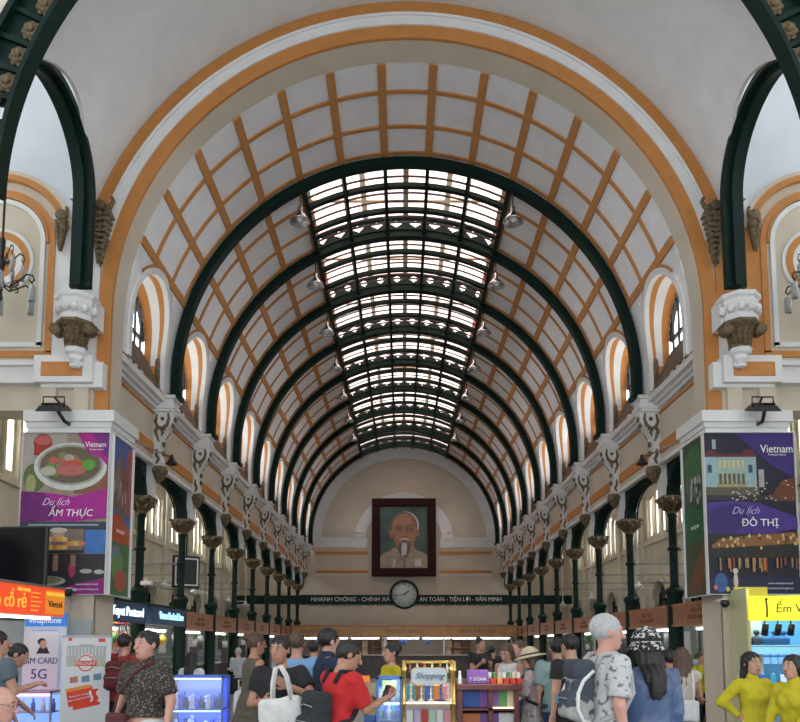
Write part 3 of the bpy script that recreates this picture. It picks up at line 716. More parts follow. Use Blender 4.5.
layer(ell(.03, 1.95, .16, .045), 6)
layer([(-.28,1.82),(-.05,1.88),(.12,1.88),(.34,1.8),(.36,1.5),(.24,1.2),(.14,.98),(.02,1.12),(-.1,.95),(-.2,1.2),(-.34,1.45)], 3)
layer([(-.1,1.84),(.16,1.84),(.18,1.5),(.12,1.15),(.02,1.2),(-.1,1.05),(-.14,1.5)], 4)
for x in (.02,): layer([(x-.02,.5),(x+.02,.5),(x+.03,1.0),(x-.01,1.0)], 5)
layer([(-.62,.5),(-.5,.5),(-.44,.95),(-.56,.95)], 4); layer([(.6,.55),(.95,.55),(.95,.95),(.6,.95)], 4)
cv.build('canvas', pm, pt)

M_let = mat('sign_white_letters', (.62,.62,.58), .5)
def text(body, size, name, material, parent, loc, rot=(R_(90),0,0), ext=.004, align='CENTER', sx=1.0, shear=0, bold=0):
    cu = bpy.data.curves.new(name, 'FONT'); cu.body = body; cu.size = size; cu.align_x = align; cu.align_y = 'CENTER'; cu.extrude = ext; cu.offset = bold*size; cu.shear = shear; cu.resolution_u = 3
    t = bpy.data.objects.new(name, cu); C.objects.link(t); bpy.context.view_layer.update()
    me = bpy.data.meshes.new_from_object(t.evaluated_get(bpy.context.evaluated_depsgraph_get())); bpy.data.objects.remove(t)
    o = bpy.data.objects.new(name, me); C.objects.link(o); me.materials.clear(); me.materials.append(material)
    o.parent = parent; o.location = loc; o.rotation_euler = rot; o.scale = (sx, 1, 1); return o
bb = empty('banner_beam', (0, RY[8]-.15, 3.70), 'dark green beam with white lettering spanning the hall under the portrait', 'beam')
m = MB(); m.rbox(-5.5, 5.5, -.05, .05, .0, .46, .015); m.box(-5.5, 5.5, -.08, .08, .44, .49); m.box(-5.5, 5.5, -.08, .08, -.03, .03)
m.build('beam', M_green, bb)
m = MB()
for s_ in (-1,1):
    m.box(*sorted((s_*5.5, s_*8.9)), -.05, .05, .0, .46)
m.build('side_beam', M_green, bb)
for k in range(18):
    x = -5.1+k*.6; m = MB(); m.tube([(x,-.07,.0),(x+.15,-.07,-.07),(x+.3,-.07,-.09),(x+.45,-.07,-.07),(x+.6,-.07,0)], .015, 5); m.build('scallop', M_green, bb)
text('NHANH CHÓNG - CHÍNH XÁC', .31, 'lettering', M_let, bb, (-2.72, -.056, .25), sx=1.0)
text('AN TOÀN - TIỆN LỢI - VĂN MINH', .31, 'lettering', M_let, bb, (3.0, -.056, .25), sx=.92)
ck = empty('wall_clock', (.02, RY[8]-.28, 4.2), 'round wall clock with pale green face in the middle of the lettered beam', 'clock')
MB().lathe([(.62,0),(.76,-.02),(.78,-.1),(.72,-.14),(.66,-.1),(.64,.02)], axis='Y', n=40).build('rim', M_green, ck)
MB().lathe([(0,-.06),(.67,-.06),(.67,0)], axis='Y', n=40).build('face', mat('clock_face', (.40,.46,.42), .4), ck)
m = MB()
for i in range(12):
    a = PI*i/6; m.T = Matrix.Rotation(a, 4, 'Y'); m.box(-.014, .014, -.072, -.062, .46, .60)
m.T = Matrix.Identity(4); m.build('hour_mark', M_black, ck)
for a, l, w_, nm in ((R_(-98), .5, .02, 'minute_hand'), (R_(52), .34, .03, 'hour_hand')):
    m = MB(); m.T = Matrix.Rotation(a, 4, 'Y'); m.box(-w_, w_, -.085, -.075, -.08, l); m.T = Matrix.Identity(4); m.build(nm, M_black, ck)
# ================================================================ PIERS AND POSTERS
def pm_(name, c, **k): return mat(name, c, k.pop('rough', .45), **k)
for s_, sd_ in ((-1, 'left'), (1, 'right')):
    m = MB(); m.box(*sorted((s_*4.96, s_*6.36)), 11.42, 12.3, 2.5, 5.2); m.box(*sorted((s_*5.12, s_*5.74)), 11.42, 12.1, 0, 2.5)
    m.box(*sorted((s_*5.12, s_*5.3)), 11.38, 11.45, 0, 2.45); m.box(*sorted((s_*5.5, s_*5.74)), 11.38, 11.45, 0, 2.45)
    m.m = 1
    for (e, z0, z1) in ((.03, 5.12, 5.22), (.06, 5.22, 5.31), (.11, 5.31, 5.50)):
        m.box(*sorted((s_*(4.98-e), s_*(6.32+e*.5))), 11.42-e, 12.3+e, z0, z1)
    struct(m.build('wall_pier_' + sd_, [M_beige, M_white]))

def poster(name, label, W, H, loc, rz, items, texts, group=None):
    """flat printed panel in a thin frame; items are (points in 0..1, colour)"""
    e = empty(name, loc, label, 'poster', group, rz)
    cols = []; 
    m = MB(); m.box(0, W, 0, .05, 0, H); ms = [pm_('poster_back', (.1,.1,.1))]
    for i, (pts, c) in enumerate(items):
        key = 'print_%02d_%02d_%02d' % tuple(int(min(v, .99)*99) for v in c)
        mt = pm_(key, c, noise=.12, nscale=9)
        if mt not in ms: ms.append(mt)
        m.m = ms.index(mt); y = -.0003*(i+1)
        m.add([(u*W, y, v*H) for u, v in pts], [tuple(range(len(pts)))])
    m.build('printed_panel', ms, e)
    f = MB()
    for b in ((-.008, W+.008, -.008, 0), (-.008, W+.008, H, H+.008)): f.box(b[0], b[1], -.045, .05, b[2], b[3])
    for b in ((-.008, 0), (W, W+.008)): f.box(b[0], b[1], -.045, .05, 0, H)
    f.build('frame', M_offw, e)
    for (body, size, u, v, c, kw) in texts:
        text(body, size, 'lettering', pm_('ink_%02d_%02d_%02d' % tuple(int(q*99) for q in c), c), e, (u*W, -.0003*len(items)-.004, v*H), **dict(dict(ext=.002), **kw))
    return e
def R4(a, b, c, d): return [(a, c), (b, c), (b, d), (a, d)]
def E(cx, cz, rx, rz, n=24): return ell(cx, cz, rx, rz, n)
rp = random.Random(7)
it = [(R4(0,1,0,1), (.30,.22,.17)), (R4(0,.5,.72,1), (.36,.33,.30)), (R4(.6,1,.62,.86), (.22,.09,.05)), (E(.22,.94,.11,.055), (.28,.02,.02)), (R4(.12,.32,.86,.95), (.30,.03,.02)), (E(.22,.955,.10,.03), (.45,.10,.08)),
      (E(.14,.72,.13,.09), (.10,.14,.05)), (E(.1,.68,.06,.06), (.30,.33,.14)),
      (E(.55,.79,.42,.150,40), (.55,.56,.52)), (E(.55,.80,.38,.128,40), (.30,.32,.28)), (E(.55,.80,.35,.115,40), (.13,.10,.06))]
for i in range(26):
    a = rp.uniform(0, 2*PI); r = rp.uniform(0, .8); c = [(.32,.12,.08),(.45,.10,.07),(.40,.33,.27),(.12,.25,.05),(.28,.16,.1)][i % 5]
    it.append((E(.53+.3*r*math.cos(a), .80+.095*r*math.sin(a), .06, .022, 12), c))
it += [(E(.58,.80,.12,.03), (.50,.06,.04)), (E(.76,.80,.08,.035), (.10,.30,.04)), (E(.56,.765,.17,.035), (.42,.12,.11)), (E(.3,.76,.09,.03), (.45,.42,.36)),
      ([(.62,1),(1,1),(1,.78),(.9,.84),(.75,.88)], (.38,.01,.22)), ([(.8,1),(1,1),(1,.83),(.93,.86)], (.17,.01,.18)),
      ([(0,.44),(0,.635),(.3,.625),(.6,.60),(1,.655),(1,.47),(.6,.445),(.3,.45)], (.36,.01,.25)), ([(0,.44),(0,.635),(.25,.625),(.45,.54),(.35,.45)], (.14,.01,.14)),
      (R4(0,1,.40,.445), (.03,.05,.07)), (R4(.1,.9,.42,.43), (.3,.35,.4)), (R4(0,1,.25,.405), (.03,.03,.04)), (R4(.75,1,.25,.395), (.05,.17,.45)), (R4(.3,.74,.27,.40), (.2,.15,.12)),
      (E(.45,.37,.07,.035), (.40,.27,.20)), (E(.45,.392,.1,.016), (.55,.50,.42)), (R4(.38,.52,.29,.34), (.22,.1,.12))]
for i in range(14): it.append((E(.32+.05*(i % 9), .285+.025*(i//5), .04, .016, 12), [(.60,.33,.05),(.62,.42,.12),(.55,.18,.08)][i % 3]))
it += [(R4(0,1,.0,.245), (.03,.025,.03)), (E(.35,.08,.2,.03), (.40,.42,.40)), (E(.35,.085,.16,.022), (.2,.22,.12)), (E(.62,.15,.04,.05), (.35,.05,.12)), (E(.78,.14,.07,.014), (.4,.4,.38)), (E(.93,.135,.06,.014), (.4,.42,.4)), (R4(.4,.46,.14,.24), (.3,.17,.12)), (R4(.6,.66,.17,.24), (.28,.16,.11)),
      (E(.15,.17,.1,.03), (.3,.1,.06)), ([(.32,0),(.55,.045),(1,.10),(1,0)], (.24,.01,.16)), ([(0,0),(0,.05),(.5,.02),(.6,0)], (.07,.01,.12))]
WH = (.85,.85,.85)
tx = [('Vietnam', .13, .84, .925, WH, dict(sx=.8)), ('Timeless Charm', .035, .85, .895, WH, {}), ('Du lịch', .17, .40, .565, (.75,.5,.75), dict(shear=.5, sx=.9)), ('ẨM THỰC', .16, .58, .497, WH, dict(ext=.004, shear=.15)),
      ('www.vietnamtourism.gov.vn', .045, .75, .03, WH, {}), ('www.vietnam.travel', .045, .8, .06, WH, {})]
poster('hanging_poster', 'large magenta ẨM THỰC food poster with a bowl of noodles on the left pier', 1.43, 2.67, (-6.35, 11.33, 2.44), 0, it, tx)
it = [(R4(0,1,0,1), (.05,.10,.30)), ([(0,.5),(.3,.55),(.6,.45),(1,.6),(1,.75),(.7,.8),(.5,.95),(.2,.8),(0,.85)], (.15,.10,.08)), ([(.6,.6),(1,.5),(1,1),(.75,.95)], (.30,.05,.05)), ([(.1,.6),(.35,.9),(.45,.6)], (.22,.15,.12)),
      ([(0,.33),(0,.5),(.4,.52),(1,.44),(1,.33)], (.40,.07,.02)), (R4(0,1,0,.34), (.05,.14,.05)), (E(.4,.2,.3,.1), (.12,.25,.08)), (E(.6,.1,.3,.07), (.35,.08,.04)), (E(.3,.28,.2,.04), (.15,.18,.22))]
for i in range(12): it.append((E(rp.uniform(.1,.9), rp.uniform(.52,.75), .04, .05, 10), [(.35,.33,.3),(.1,.05,.05),(.3,.12,.08)][i % 3]))
poster('hanging_poster', 'narrow blue and red poster on the nave side of the left pier', .86, 2.67, (-4.915, 11.4, 2.44), R_(90), it, [('DU LỊCH', .08, .5, .41, (.8,.8,.75), {})])
# right pier poster: opera house at night
it = [(R4(0,1,0,1), (.012,.013,.03)), ([(.35,1),(1,1),(1,.72),(.75,.8),(.55,.9)], (.04,.02,.16)), (R4(.0,.58,.66,.86), (.30,.40,.36)), (R4(.0,.14,.66,.85), (.28,.42,.46)), (R4(.46,.58,.66,.85), (.28,.40,.42)),
      ([(0,.85),(.05,.89),(.13,.89),(.15,.87),(.42,.87),(.45,.9),(.55,.9),(.58,.85)], (.12,.02,.03)), (R4(.1,.14,.9,.96), (.3,.4,.4)), (R4(.14,.46,.64,.69), (.33,.30,.15))]
for i in range(6):
    it.append((R4(.165+.05*i, .195+.05*i, .78, .83), (.55,.50,.28))); it.append((R4(.165+.05*i, .195+.05*i, .68, .745), (.10,.09,.05)))
for u in (.06, .51): it.append((R4(u-.02, u+.025, .75, .80), (.03,.06,.12)))
it += [(R4(0,.6,.60,.66), (.10,.09,.06)), (R4(.60,.66,.66,.77), (.35,.35,.33)), (R4(0,1,.58,.61), (.03,.03,.035)), ([(.7,.58),(1,.57),(1,.72),(.85,.70)], (.12,.04,.02))]
for i in range(40): it.append((E(rp.uniform(.3,1), rp.uniform(.57,.70), .012, .005, 8), [(.6,.5,.3),(.5,.5,.45),(.4,.2,.1)][i % 3]))
it += [([(0,.33),(0,.56),(.3,.575),(.6,.56),(1,.47),(1,.40),(.6,.36),(.3,.35)], (.065,.03,.22)), ([(0,.33),(0,.52),(.35,.56),(.5,.50),(.3,.36)], (.035,.02,.14)),
       (R4(0,1,.22,.37), (.02,.018,.02)), ([(.05,.30),(.15,.34),(.5,.36),(.95,.38),(1,.36),(1,.31),(.05,.28)], (.22,.10,.04))]
for i in range(34): it.append((E(rp.uniform(.1,1), rp.uniform(.28,.36), .014, .012, 8), [(.6,.33,.12),(.55,.45,.25),(.05,.04,.03)][i % 3]))
for i in range(26):
    u = rp.uniform(.12, .98); h = rp.uniform(.03, .09); it.append((R4(u, u+.018, .22-h, .22), [(.40,.17,.06),(.30,.22,.10),(.25,.08,.05)][i % 3]))
it += [(R4(0,1,0,.10), (.015,.015,.06)), (E(.13,.07,.07,.06), (.03,.10,.30)), (E(.07,.04,.02,.015), (.55,.2,.1)), (E(.2,.03,.02,.015), (.55,.5,.1)), (E(.29,.08,.025,.05), (.55,.45,.40)), (E(.29,.14,.03,.018), (.5,.5,.5))]
tx = [('Vietnam', .19, .80, .895, WH, dict(sx=.85)), ('Timeless Charm', .045, .80, .86, WH, {}), ('Du lịch', .17, .42, .51, (.45,.4,.7), dict(shear=.5, sx=.9)), ('ĐÔ THỊ', .17, .58, .435, WH, dict(ext=.004)),
      ('www.vietnamtourism.gov.vn', .05, .72, .035, (.6,.6,.7), {}), ('www.vietnam.travel', .05, .77, .065, (.6,.6,.7), {})]
poster('hanging_poster', 'large dark blue ĐÔ THỊ city night poster on the right pier', 1.49, 2.67, (4.875, 11.33, 2.44), 0, it, tx)
it = [(R4(0,1,0,1), (.02,.06,.025)), (E(.5,.85,.4,.12), (.03,.13,.04)), (E(.3,.75,.2,.1), (.04,.10,.03))]
for i in range(22): it.append((E(rp.uniform(.3,.8), rp.uniform(.6,.75), .04, .025, 9), [(.40,.42,.42),(.12,.15,.12),(.25,.27,.25)][i % 3]))
it += [([(0,.35),(0,.56),(.4,.58),(1,.5),(1,.36)], (.01,.10,.035)), (R4(0,1,0,.35), (.035,.06,.02)), ([(.1,.05),(.4,.2),(.9,.33),(1,.2),(.6,0)], (.14,.05,.02))]
poster('hanging_poster', 'narrow green forest poster on the nave side of the right pier', .86, 2.67, (4.915, 12.26, 2.44), R_(-90), it, [('DU LỊCH', .08, .5, .44, (.7,.75,.7), {})])

# floodlights on the pier cornices, small arm lamps by the first brackets
fl = empty('floodlight', (-5.72, 11.0, 5.47), 'black floodlight standing on the cornice of the left poster pier', 'floodlight')
m = MB(); m.T = Matrix.Rotation(R_(20), 4, 'X'); m.add([(-.15,-.16,.0),(.15,-.16,.0),(.15,.16,.0),(-.15,.16,.0),(-.22,-.2,-.09),(.22,-.2,-.09),(.22,.16,-.09),(-.22,.16,-.09)], [(0,1,2,3),(7,6,5,4),(0,4,5,1),(1,5,6,2),(2,6,7,3),(3,7,4,0)])
for i in range(5): m.box(-.13+.06*i, -.11+.06*i, -.14, .14, 0, .04)
m.T = Matrix.Identity(4); m.build('housing', M_black, fl)
m = MB(); m.tube([(-.17,0,-.04),(-.17,0,.14),(.17,0,.14),(.17,0,-.04)], .014, 6); m.tube([(0,0,.14),(.05,.25,.05),(.08,.42,.03)], .018, 6); m.tube([(.05,.05,-.08),(.09,.2,-.2),(.09,.4,-.2)], .03, 6); m.build('bracket', M_black, fl)
dup(fl, (5.72, 11.0, 5.47), 'black floodlight standing on the cornice of the right poster pier')
al_ = empty('arm_lamp', (-5.02, 12.3, 5.3), 'small black lamp on a long arm beside the first left wall bracket', 'lamp')
MB().tube([(0,0,0),(.15,.9,.05),(.22,1.7,.12)], .016, 6).build('arm', M_steel, al_)
m = MB(); m.lathe([(.03,.08),(.05,.0),(.10,-.08),(.12,-.12),(.0,-.1)], (.22,1.72,.10), n=14); m.build('shade', M_black, al_)
o = dup(al_, (5.02, 12.3, 5.3), 'small black lamp on a long arm beside the first right wall bracket'); o.scale = (-1,1,1)

# ================================================================ FASCIAS AND TUBES BETWEEN THE COLUMNS
M_sg = mat('navy_sign', (.018,.05,.13), .4); M_cyan = mat('cyan_letters', (.25,.75,1.0), emit=1.6)
M_wsign = mat('lit_letters', (.8,.95,1.0), emit=1.2)
fas = None; tub = None
M_word = mat('engraved_letters', (.16,.06,.03), .6)
for s_, sd_ in ((-1,'left'),(1,'right')):
    for k in range(-1, 8):
        y0 = Y1+B*k + .16; L_ = B-.32
        if s_ < 0 and k < 1:
            e = empty('shop_sign', (-5.34, 12.45 if k < 0 else 14.5, 2.04), 'navy shop sign with glowing letters, %s' % ('nearest the left poster pier' if k < 0 else 'behind the first left column'), 'sign', rz=R_(90))
            L_ = 1.8 if k < 0 else 2.3; m = MB(); m.rbox(0, L_, -.05, .05, 0, .38, .012); m.build('board', M_sg, e)
            text('Tuyet Postcard' if k < 0 else 'Vietnam Handicraft Store', .25 if k < 0 else .23, 'lettering', M_wsign if k < 0 else M_cyan, e, (L_*.46 if k < 0 else L_*.56, -.06, .2), sx=1.0 if k < 0 else .68)
        else:
            o = None
            if fas is None:
                fas = empty('fascia_board', (0,0,0), 'x', 'sign board', 'wooden fascia boards of the post counters')
                m = MB(); m.rbox(0, L_, -.04, .04, 0, .44, .01); m.build('board', mat('fascia_wood', (.27,.105,.045), .45, noise=.2, nscale=5), fas)
                m = MB(); m.box(-.02, L_+.02, -.055, .05, .41, .45); m.box(-.02, L_+.02, -.055, .05, -.01, .03); m.build('edge', M_wood, fas)
                for (t_, z_) in (('GIAO DỊCH', .28), ('POSTAL SERVICES', .15)): text(t_, .12, 'lettering', M_word, fas, (L_*.5, -.042, z_))
                o = fas
            else: o = dup(fas)
            o.location = (s_*5.58, y0 if s_ < 0 else y0+L_, 2.0); o.rotation_euler = (0, 0, R_(90) if s_ < 0 else R_(-90))
            o['label'] = 'wooden fascia board in the %s bay of the %s arcade from the front' % (ORD[k+1], sd_)
        if k < 6:
            if tub is None:
                tub = empty('fluorescent_lamp', (0,0,0), 'x', 'tube light', 'tube lights under the fascia boards')
                MB().tube([(0,.15,0),(0,L_-.15,0)], .022, 8).build('tube', M_tube, tub)
                m = MB(); m.box(-.04,.04,.05,L_-.05,.025,.06); m.box(-.03,.03,.08,.15,-.02,.03); m.box(-.03,.03,L_-.15,L_-.08,-.02,.03); m.build('holder', M_offw, tub); o = tub
            else: o = dup(tub)
            o.location = (s_*5.7, y0, 1.93); o['label'] = 'white tube light under the fascia in the %s bay of the %s arcade' % (ORD[k+1], sd_)

e = empty('sign_rail', (-5.45, 12.1, 2.42), 'dark steel bar carrying the two navy shop signs', 'rail')
m = MB(); m.box(-.06, .14, 0, 5.3, 0, .05); m.build('bar', M_green, e)
# long counters inside the arcades
def counter(name, x0, x1, y0, y1, h, label, body, top):
    e = empty(name, ((x0+x1)/2, y0, 0), label, 'counter'); cx = (x0+x1)/2
    m = MB(); m.box(x0-cx+.05, x1-cx-.05, .05, y1-y0-.05, 0, h-.05); 
    for i in range(int((y1-y0)/1.4)): 
        for x in (x0-cx+.03, x1-cx-.05): m.box(x, x+.02, .1+i*1.4, .16+i*1.4, .1, h-.1)
    m.build('body', body, e)
    m = MB(); m.rbox(x0-cx, x1-cx, 0, y1-y0, h-.05, h, .012); m.build('worktop', top, e)
    m = MB(); m.box(x0-cx+.02, x1-cx-.02, .02, y1-y0-.02, 0, .1); m.build('plinth', M_black, e); return e
counter('post_counter', -6.6, -5.82, 17.9, 26.0, 1.05, 'long dark wooden counter inside the left arcade', M_dwood, mat('counter_stone', (.30,.30,.29), .25))
counter('post_counter', 5.82, 6.6, 12.7, 26.0, 1.08, 'long dark wooden counter inside the right arcade', M_dwood, mat('counter_stone', (.30,.30,.29), .25))
# partitions, notices and plants behind
pc = 0
for s_, sd_ in ((-1,'left'),(1,'right')):
    for k in range(-1, 7):
        y = Y1+B*k; m = MB(); m.box(-.03,.03,.1,B-.1,0,2.4); m.m = 1
        m.box(-.05,.05,0,.1,0,2.4); m.box(-.05,.05,.1,B-.1,1.2,1.26); m.m = 2; m.box(-.045,.045,.5,1.1,1.35,1.95); m.m = 3; m.box(-.045,.045,1.6,2.3,1.4,2.1)
        o = m.build('partition_panel', [mat('grey_green_panel', (.20,.24,.21), .6), M_steel, mat('paper_notice', (.62,.64,.62), .6), mat('dim_glass', (.10,.14,.13), .15)]); o.location = (s_*7.35, y, 0)
        tag(o, 'grey green partition panel in the %s bay of the %s aisle' % (ORD[k+1], sd_), 'partition', 'partitions behind the counters')
M_leaf = mat('bright_leaf', (.16,.42,.05), .5, noise=.3, nscale=20)
for j, (px, py, Y) in enumerate(((194,636,19.5),(225,638,22.5),(243,637,25.5),(588,641,24.0),(697,655,17.2))):
    p = at(px, py, Y); m = MB(); m.lathe([(.07,-.3),(.1,-.12),(.1,-.1),(.0,-.1)], n=12)
    l = MB(); rr = random.Random(j)
    for i in range(46):
        a = rr.uniform(0,2*PI); r = rr.uniform(.05,.22); z = rr.uniform(-.12,.16)
        q = Vector((r*math.cos(a), r*math.sin(a), z)); d = Vector((math.cos(a), math.sin(a), .3))*.08; n_ = Vector((-math.sin(a), math.cos(a), 0))*.035
        l.add([q-d, q-n_, q+d, q+n_], [(0,1,2,3)])
    z0 = 1.05 if p.z-.3 > 1.05 else p.z-.3
    e = empty('potted_plant', (p.x, p.y, p.z), 'bright green potted plant on a stand, %s' % ('nearest of the three on the left', 'middle of the three on the left', 'farthest of the three on the left', 'in the right arcade far back', 'behind the right counter near the pier')[j], 'plant')
    m.build('pot', M_offw, e); l.build('foliage', M_leaf, e)
    m = MB(); m.box(-.09,.09,-.09,.09,(1.05 if px < 500 else 1.08)-p.z,-.3); m.build('stand', M_dwood, e)
# back counters across the end of the hall
e = empty('service_counter', (0, 33.6, 0), 'long service counter with lit wooden canopy across the far end of the hall', 'counter')
m = MB(); m.box(-5.1,5.1,-.3,.4,0,1.05); m.build('body', M_dwood, e)
m = MB(); m.rbox(-5.2,5.2,-.4,.45,1.05,1.1,.01); m.build('worktop', mat('counter_stone', (.3,.3,.29), .25), e)
m = MB(); m.rbox(-5.35,5.35,-.35,-.25,1.98,2.44,.01); m.build('canopy_board', mat('canopy_wood', (.40,.22,.09), .45, noise=.15, nscale=3), e)
m = MB(); m.box(-5.4,5.4,-.38,-.22,2.42,2.5); m.box(-5.4,5.4,-.38,-.22,1.95,1.99); m.build('canopy_edge', M_wood, e)
for x, t_ in ((-4.0,'BƯU ĐIỆN TRUNG TÂM'),(0,'GIAO DỊCH - SERVICES'),(3.4,'CENTRAL POST OFFICE')): text(t_, .22, 'lettering', M_word, e, (x, -.36, 2.2), sx=.8)
for x in (-5.1,-2.6,-.9,1.9,5.1):
    m = MB(); m.box(x-.05,x+.05,-.3,-.2,1.1,1.98); m.build('post', M_steel, e)
for x0, x1 in ((-4.9,-3.7),(-3.6,-2.7),(-2.5,-1.2),(-.8,.7),(.9,2.2),(2.3,3.4),(3.6,5.0)):
    m = MB(); m.tube([(x0,-.15,1.88),(x1,-.15,1.88)], .03, 8); m.build('tube_light', M_tube, e)
# shelving behind with parcels
e = empty('back_partition', (0, 36.4, 0), 'wooden back partition with shelves behind the far service counter', 'partition')
m = MB(); m.box(-5.2,5.2,0,.1,0,2.6); m.build('panel', mat('dull_panel', (.22,.20,.17), .6), e)
for x0 in (-3.0, -1.6, 2.1):
    m = MB(); 
    for z in (.6,1.0,1.4,1.8,2.2): m.box(x0,x0+1.3,-.4,0,z,z+.04)
    for x in (x0, x0+.64, x0+1.28): m.box(x,x+.03,-.4,0,.2,2.24)
    m.build('shelf', M_wood, e)
rr = random.Random(5); bx0 = None
for x0, n_ in ((-3.0,0),(-1.6,1),(2.1,2)):
    for z in (1.04,1.44,1.84):
        for c in range(3):
            w_ = .3+.06*((c+n_) % 2); m = MB(); m.box(0,w_,0,.3,0,.24+.05*((c+n_) % 3)); m.box(w_/2-.02,w_/2+.02,-.003,.303,0,.246+.05*((c+n_) % 3))
            o = m.build('cardboard_box', mat(('cardboard','dark_carton','pale_carton')[(c+n_) % 3], ((.30,.19,.10),(.10,.07,.05),(.42,.34,.22))[(c+n_) % 3], .8)); o.location = (x0+.05+c*.4, 36.05, z)
            tag(o, 'carton on the shelving behind the far service counter', 'box', 'cartons on the far shelves')
for i, px in enumerate((316, 401, 405, 428)):
    p = at(px, 643 if i else 641, 32.9); m = MB(); m.sph((0,0,0), .09, 12); m.tube([(0,0,.08),(0,0,.28)], .005, 4)
    o = m.build('blue_ball_ornament', mat('blue_gloss', (.02,.12,.75), .3)); o.location = (p.x, 33.2, 1.68)
    tag(o, 'blue ball hanging under the far wooden canopy', 'ornament', 'blue balls under the canopy')

# ceiling fans in the aisles
fan = None
for s_, sd_, ys in ((-1,'left',(15.6,21.3,24.3,29.2,32.4)),(1,'right',(16.2,22.0,27.5,32.4))):
    for i, y in enumerate(ys):
        if fan is None:
            fan = empty('ceiling_fan', (0,0,0), 'x', 'fan', 'ceiling fans of the aisles')
            MB().tube([(0,0,4.1),(0,0,.1)], .025, 8).build('down_rod', M_offw, fan)
            m = MB(); m.lathe([(.02,.2),(.07,.15),(.04,.1),(.12,.06),(.15,0),(.13,-.06),(.05,-.1),(0,-.11)], n=18); m.build('motor', M_offw, fan)
            for q in range(3):
                m = MB(); m.T = Matrix.Rotation(R_(120*q+20), 4, 'Z') @ Matrix.Rotation(R_(8), 4, 'X'); m.rbox(.14,.75,-.06,.06,-.005,.005,.003); m.build('blade', M_offw, fan)
            o = fan
        else: o = dup(fan)
        o.location = (s_*7.35, y, 3.40); o['label'] = 'white ceiling fan on a long rod in the %s aisle, %s from the front' % (sd_, ORD[i])
# cameras and monitor
cc = empty('security_camera', at(146, 583, 14.5), 'white security camera on the first left column', 'camera')
m = MB(); m.T = Matrix.Rotation(R_(70), 4, 'Z'); m.rbox(-.05,.05,-.15,.12,-.045,.045,.015); m.T = Matrix.Identity(4); m.build('body', M_offw, cc)
m = MB(); m.tube([(0,0,.03),(-.03,.05,.1),(-.12,.15,.1)], .015, 6); m.build('arm', M_offw, cc)
cc = empty('security_camera', at(725, 603, 11.2), 'small dark security camera on the right pier under the poster', 'camera')
m = MB(); m.lathe([(.06,.05),(.07,0),(.06,-.04),(.03,-.07),(0,-.075)], n=16); m.build('dome', M_black, cc); m = MB(); m.box(-.04,.04,0,.22,.03,.07); m.build('arm', M_offw, cc)
cc = empty('security_camera', at(68, 592, 11.1), 'small dark security camera under the food poster', 'camera')
m = MB(); m.lathe([(.06,.05),(.07,0),(.06,-.04),(.03,-.07),(0,-.075)], n=16); m.build('dome', M_black, cc); m = MB(); m.box(-.04,.04,0,.3,.03,.07); m.build('arm', M_offw, cc)
p = at(186, 572, 18.0); mo = empty('hanging_monitor', p, 'black framed monitor hanging by the second left column', 'monitor', rz=R_(35))
MB().rbox(-.35,.35,-.05,.05,-.42,.42,.02).build('housing', M_black, mo); m = MB(); m.box(-.3,.3,-.062,-.05,-.36,.36); m.build('bezel', M_offw, mo); m = MB(); m.box(-.26,.26,-.07,-.06,-.32,.32); m.build('screen', M_black, mo)
MB().tube([(0,0,.4),(0,0,1.5)], .02, 6).build('rod', M_black, mo)
p = at(16, 559, 10.6); tv_ = empty('television', p, 'large black television hanging at the left edge in front of the food poster', 'television', rz=R_(-8))
MB().rbox(-.62,.53,-.05,.03,-.50,.50,.02).build('housing', M_black, tv_); m = MB(); m.box(-.58,.49,-.056,-.05,-.45,.46); m.build('screen', mat('black_screen', (.006,.006,.009), .12), tv_)
MB().tube([(0,.03,0),(0,.5,.1),(0,1.0,.1)], .03, 6).build('wall_arm', M_black, tv_)
# ================================================================ FIGURES
def surf(f, lo, hi, h):
    """polygonise f < 0 on a grid of step h (surface nets)"""
    lo = np.array(lo); n = np.maximum(((np.array(hi)-lo)/h).astype(int)+2, 4)
    ax = [lo[i]+h*np.arange(n[i]) for i in range(3)]
    X, Y, Z = np.meshgrid(*ax, indexing='ij'); F = f(np.stack([X, Y, Z], -1).astype(np.float32))
    F = np.where(F == 0, 1e-6, F); S = F < 0
    c = [slice(0, -1), slice(1, None)]
    cells = tuple(np.array(F.shape)-1); acc = np.zeros(cells+(3,), np.float32); cnt = np.zeros(cells, np.int32)
    for a in range(3):
        b, d = [q for q in range(3) if q != a]
        for ib in (0, 1):
            for id_ in (0, 1):
                o0 = [0,0,0]; o0[b] = ib; o0[d] = id_; o1 = list(o0); o1[a] = 1
                v0 = F[tuple(c[q] for q in o0)]; v1 = F[tuple(c[q] for q in o1)]
                m = (v0 < 0) != (v1 < 0); t = np.where(m, v0/np.where(m, v0-v1, 1), 0)
                for q in range(3): acc[..., q] += np.where(m, o0[q] + (t if q == a else 0), 0)
                cnt += m
    idx = -np.ones(cells, int); use = cnt > 0; idx[use] = np.arange(use.sum())
    P = np.argwhere(use); V = (P + acc[use]/cnt[use][:, None])*h + lo
    faces = []
    for a in range(3):
        b, d = [(1,2),(2,0),(0,1)][a]
        s0 = [slice(1, -1)]*3; s0[a] = slice(0, -1); s1 = [slice(1, -1)]*3; s1[a] = slice(1, None)
        A, Bn = S[tuple(s0)], S[tuple(s1)]; E_ = np.argwhere(A != Bn)
        if not len(E_): continue
        sgn = A[tuple(E_.T)]; off = np.array([1,1,1]); off[a] = 0; p = E_+off
        eb = np.zeros(3, int); eb[b] = 1; ed = np.zeros(3, int); ed[d] = 1
        q = [idx[tuple((p-eb-ed).T)], idx[tuple((p-ed).T)], idx[tuple(p.T)], idx[tuple((p-eb).T)]]
        Q = np.stack(q, 1); Q = np.where(sgn[:, None], Q, Q[:, ::-1]); faces.append(Q[(Q >= 0).all(1)])
    return V, np.concatenate(faces)
